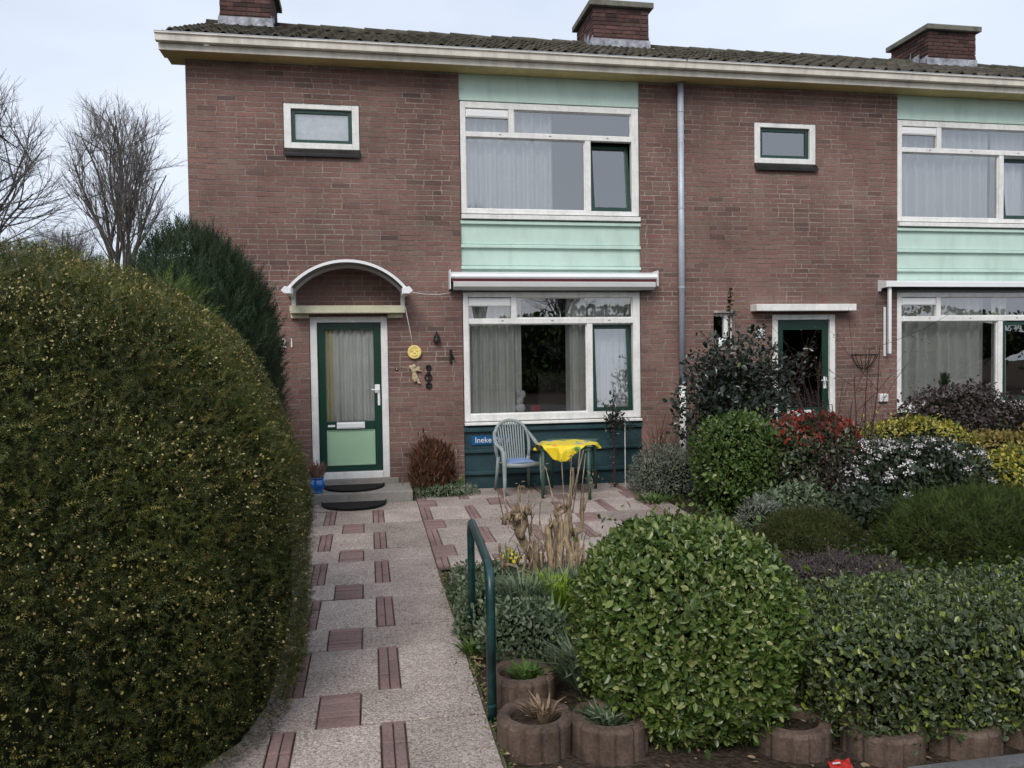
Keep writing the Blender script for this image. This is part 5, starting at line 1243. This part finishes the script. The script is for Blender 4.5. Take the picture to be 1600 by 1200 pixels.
tuft('bulb_leaves', 'upright green bulb leaves in the bed behind the front planters', 'plant', (1.16, -6.15, .0), 46, .36, .16, 'fresh_green', .016, 73, .35)
tuft('bulb_leaves', 'grey-green strappy leaves in the middle of the bed', 'plant', (1.08, -5.55, .1), 160, .30, .24, 'silver_leaf', .007, 74, .8)
tuft('primrose', 'small green leafy rosette in the planter behind the hoop leg', 'plant', (.88, -6.72, .07), 90, .09, .14, 'fresh_green', .014, 75, .9)
tuft('daffodil', 'small yellow daffodils at the foot of the pruned shrub', 'flower', (1.16, -4.55, .12), 36, .24, .12, 'fresh_green', .008, 76, .4, (5, 'yellow_flower', .035))
tuft('daffodil', 'single daffodil beside the white stone under the window', 'flower', (1.22, -.42, .08), 9, .34, .05, 'fresh_green', .008, 77, .15, (1, 'yellow_flower', .035))
tuft('dry_stalks', 'dry brown stalks in the front-most planter', 'plant', (.84, -7.24, .07), 60, .12, .12, 'dry_leaf', .008, 78, .7)
tuft('weed', 'small green weed sprouting at the edge of the path', 'plant', (.635, -6.05, .0), 80, .10, .13, 'fresh_green', .008, 79, .9)
tuft('bed_herbs', 'pale green herbs growing around the foot of the pruned shrub', 'plant', (1.52, -5.0, .0), 700, .26, .42, 'silver_leaf', .007, 80, .7)
tuft('low_herbs', 'green herbs under the left side of the round bush', 'plant', (1.22, -6.72, .02), 420, .26, .28, 'silver_leaf', .008, 81, .8)
tuft('potted_ivy', 'small leafy plant in the planter left of the round bush', 'plant', (1.16, -7.36, .07), 150, .09, .16, 'silver_leaf', .009, 82, .9)
tuft('heather', 'pinkish heather growing in the blue pot', 'plant', (-.665, -.60, .38), 190, .27, .16, 'heather_pink', .006, 83, .25)
tuft('fresh_tuft', 'fresh green tuft at the right corner of the terrace', 'plant', (3.55, -1.55, .03), 180, .16, .3, 'fresh_green', .008, 84, .7)
def small_things():
    m = MB().ellipsoid((0, 0, 0), (.13, .09, .07), 12, 8); r = random.Random(3)
    m.v = [(1.27+x*(1+.15*math.sin(9*y+5*z)), -.38+y, .12+z*(1+.2*math.sin(14*x))) for x, y, z in m.v]
    tag(obj('white_stone', m, 'white_stone', smooth=True), 'white stone lying below the window left of the chair', 'stone')
    n = 10; V = []
    for j in range(n+1):
        for i in range(n+1): V.append((2.06+.11*i/n+.015*j/n, -7.885+.06*j/n, .0+.005*math.sin(i*1.1)*math.cos(j*.9)+.02*j/n))
    k = n+1; F = [(j*k+i, j*k+i+1, (j+1)*k+i+1, (j+1)*k+i) for j in range(n) for i in range(n)]
    o = obj('sweet_wrapper', MB().add(V, F), 'red_card'); tag(o, 'crumpled red and orange sweet wrapper at the foot of the planters', 'litter')
    obj('wrapper_print', MB().add([(x*.5+1.085, y*.5-3.86, z*.0+.022) for x, y, z in [(1.99, -8.0, 0), (2.07, -8.0, 0), (2.08, -7.97, 0), (2.0, -7.97, 0)]], [(0, 1, 2, 3)]), 'white_flower', o)
small_things()
def undergrowth():
    rng = np.random.default_rng(93); n = 9000
    P = np.stack([rng.uniform(3.75, 9.6, n), rng.uniform(-5.6, -.5, n), np.zeros(n)], 1)
    h = .10+.09*np.sin(P[:, 0]*3.1)*np.sin(P[:, 1]*2.7)+.05*np.sin(P[:, 0]*7+P[:, 1]*5); P[:, 2] = np.clip(h, .02, .3)*rng.random(n)
    o = leaf_obj('ivy_cover', P, rng.normal(0, 1, (n, 3)), rng.normal(0, .6, (n, 3))+np.array([0, 0, 1]), .055*np.clip(rng.normal(1, .3, n), .4, 1.8), LEAF, rng.random(n), 'laurel', None)
    tag(o, 'dark ivy and low growth covering the soil between the shrubs', 'ground cover')
    n = 900; P = np.stack([np.where(rng.random(n) < .5, rng.normal(.615, .02, n), rng.normal(.60, .05, n)), rng.uniform(-8., -4., n), np.full(n, .002)], 1)
    o = leaf_obj('moss', P, rng.normal(0, 1, (n, 3)), rng.normal(0, .6, (n, 3))+np.array([0, 0, 1]), .013*np.clip(rng.normal(1, .4, n), .4, 2), LEAF, rng.random(n), 'fresh_green', None)
    tag(o, 'moss and seedlings along the right edge of the path', 'moss')
undergrowth()
def litter():
    rng = np.random.default_rng(91); n = 900
    P = np.stack([rng.uniform(.62, 3.2, n), rng.uniform(-8.0, -4.0, n), np.full(n, -.036)], 1); P[:300, 0] = .61+np.abs(rng.normal(0, .08, 300)); P[:300, 2] = -.012
    leaf_obj('leaf_litter', P, rng.normal(0, 1, (n, 3))*np.array([1, 1, .2]), rng.normal(0, .3, (n, 3))+np.array([0, 0, 1]), .03*np.clip(rng.normal(1, .4, n), .3, 2), LEAF, rng.random(n), 'dry_leaf', None)
    o = [q for q in COL.objects if q.name == 'leaf_litter'][0]; tag(o, 'scattered dead leaves and bits on the soil of the bed', 'litter')
    n = 260; P = np.stack([rng.uniform(-.95, .6, n), rng.uniform(-8.2, -1., n), np.full(n, .007)], 1); P[:, 2] += np.array([gz(y) for y in P[:, 1]])
    o = leaf_obj('path_debris', P, rng.normal(0, 1, (n, 3))*np.array([1, 1, .1]), rng.normal(0, .15, (n, 3))+np.array([0, 0, 1]), .012*np.clip(rng.normal(1, .6, n), .3, 2.5), LEAF, rng.random(n), 'dry_leaf', None)
    tag(o, 'tiny dry leaf fragments scattered over the path', 'litter')
litter()

# ------------------------------------------------------------------ bare trees
def bare_tree(rng, top, rx, rz, fork, r0=.17, nl=15):
    """limbs rise from a short trunk and branch out to a rounded crown"""
    big = []; fine = []; C = np.array([0, 0, top-rz])
    def env(d, k=1.): return C+unit(np.array([d]))[0]*np.array([rx, rx, rz])*k
    def run(p0, p1, bow, r_a, r_b, n, store):
        mid = p0+(p1-p0)*.45+bow; pts = []; w = rng.normal(0, .02*np.linalg.norm(p1-p0), 3)
        for i in range(n+1):
            t = i/n; pts.append((1-t)**2*p0+2*t*(1-t)*mid+t*t*p1+w*math.sin(2*PI*t))
        for i in range(n): store.append((pts[i], pts[i+1], r_a+(r_b-r_a)*i/n, r_a+(r_b-r_a)*(i+1)/n))
        return pts
    def pick(pts, t): x = t*(len(pts)-1); i = min(int(x), len(pts)-2); return pts[i]+(pts[i+1]-pts[i])*(x-i)
    run(np.array([0, 0, -.3]), np.array([.05, 0, fork]), np.zeros(3), r0*1.2, r0*.9, 4, big)
    for k in range(nl):
        a = 2*PI*k/nl+rng.normal(0, .2); el = rng.uniform(.05, 1.45)
        d = np.array([math.cos(a)*math.cos(el), math.sin(a)*math.cos(el), math.sin(el)])
        p0 = np.array([0, 0, fork*rng.uniform(.72, 1.0)]); p1 = env(d, rng.uniform(.80, .95)); h = p1[2]-p0[2]
        L1 = run(p0, p1, np.array([-d[0]*rx*.28, -d[1]*rx*.28, h*.08]), r0*rng.uniform(.34, .5), .022, 9, big)
        for j in range(10):
            t = rng.uniform(.30, .95); q0 = pick(L1, t); q1 = env(unit(np.array([d+rng.normal(0, .42, 3)+np.array([0, 0, .15])]))[0], rng.uniform(.78, 1.0))
            q1 = q0+(q1-q0)*min(1., 2.6/max(.1, np.linalg.norm(q1-q0)))
            L2 = run(q0, q1, np.array([0, 0, -.06*np.linalg.norm(q1-q0)]), .030, .012, 6, fine)
            for m in range(8):
                u = rng.uniform(.25, 1); s0 = pick(L2, u); ax = unit(np.array([q1-q0]))[0]; dd = unit(np.array([ax+rng.normal(0, .42, 3)+np.array([0, 0, .25])]))[0]; s1 = s0+dd*rng.uniform(.5, 1.25)
                L3 = run(s0, s1, np.zeros(3), .009, .005, 3, fine)
                for g in range(4):
                    v = pick(L3, rng.uniform(.3, 1)); e = unit(np.array([dd+rng.normal(0, .38, 3)+np.array([0, 0, .15])]))[0]; run(v, v+e*rng.uniform(.25, .6), np.zeros(3), .005, .003, 2, fine)
    return big, fine
def trees():
    rng = np.random.default_rng(21)
    big, fine = bare_tree(rng, 12.8, 2.75, 4.4, 4.2)
    big2, fine2 = bare_tree(np.random.default_rng(29), 10.3, 2.7, 3.8, 3.4)
    def place(src, label, loc, group, sc=1., rz=0., cache={}):
        key = id(src)
        if key not in cache:
            A = npmesh('trunk', *cones(src[0], 7), None, True); A.materials.append(MATS['bark']); B = npmesh('crown', *cones(src[1], 3), None, True); B.materials.append(MATS['twig']); cache[key] = (A, B, src)
        T = thing('bare_tree', label, 'tree', loc, group); T.scale = (sc, sc, sc); T.rotation_euler.z = rz
        for nm, me in (('trunk', cache[key][0]), ('crown', cache[key][1])):
            o = bpy.data.objects.new(nm, me); COL.objects.link(o); o.parent = T
    t1 = (big, fine); t2 = (big2, fine2); g = 'leafless trees behind the house'
    place(t1, 'leafless vase-shaped tree left of the house corner', (-10.1, 25, 0), g)
    place(t2, 'leafless tree at the far left edge above the yew hedge', (-11.5, 14.5, 0), g, 1.0, 1.0)
    place(t2, 'thin leafless tree far behind, between the other two bare trees', (-18, 42, 0), g, 1.0, 2.2)
    place(t1, 'distant leafless tree low behind the house corner', (-9.2, 46, 0), g, .8, 3.2)
    g = 'leafless street trees reflected in the windows'
    for k, (x, y, s, r) in enumerate(((-14, -33, .95, .4), (-5, -36, .8, 1.7), (4, -34, .9, 2.9), (12, -37, .85, 4.0), (20, -33, .95, 5.1), (-24, -36, .9, .9), (29, -38, .9, 3.3), (-9.5, -44, 1, 2.2), (8, -46, 1, .2))):
        place((t1, t2)[k % 2], 'leafless street tree across the road, seen only as a reflection in the windows', (x, y, 0), g, s, r)
    sh = shrub('street_hedge', 'dark evergreen hedge across the road, seen only as a reflection', 'hedge', (0, -34, 1.0), (45, 2.0, 3.6), 'laurel', 22000, .28, LEAF, 4., 1.0, .22, .35, .15, .3, .6, .9, seed=95, corek=.9, back=.2, stem=0)
trees()
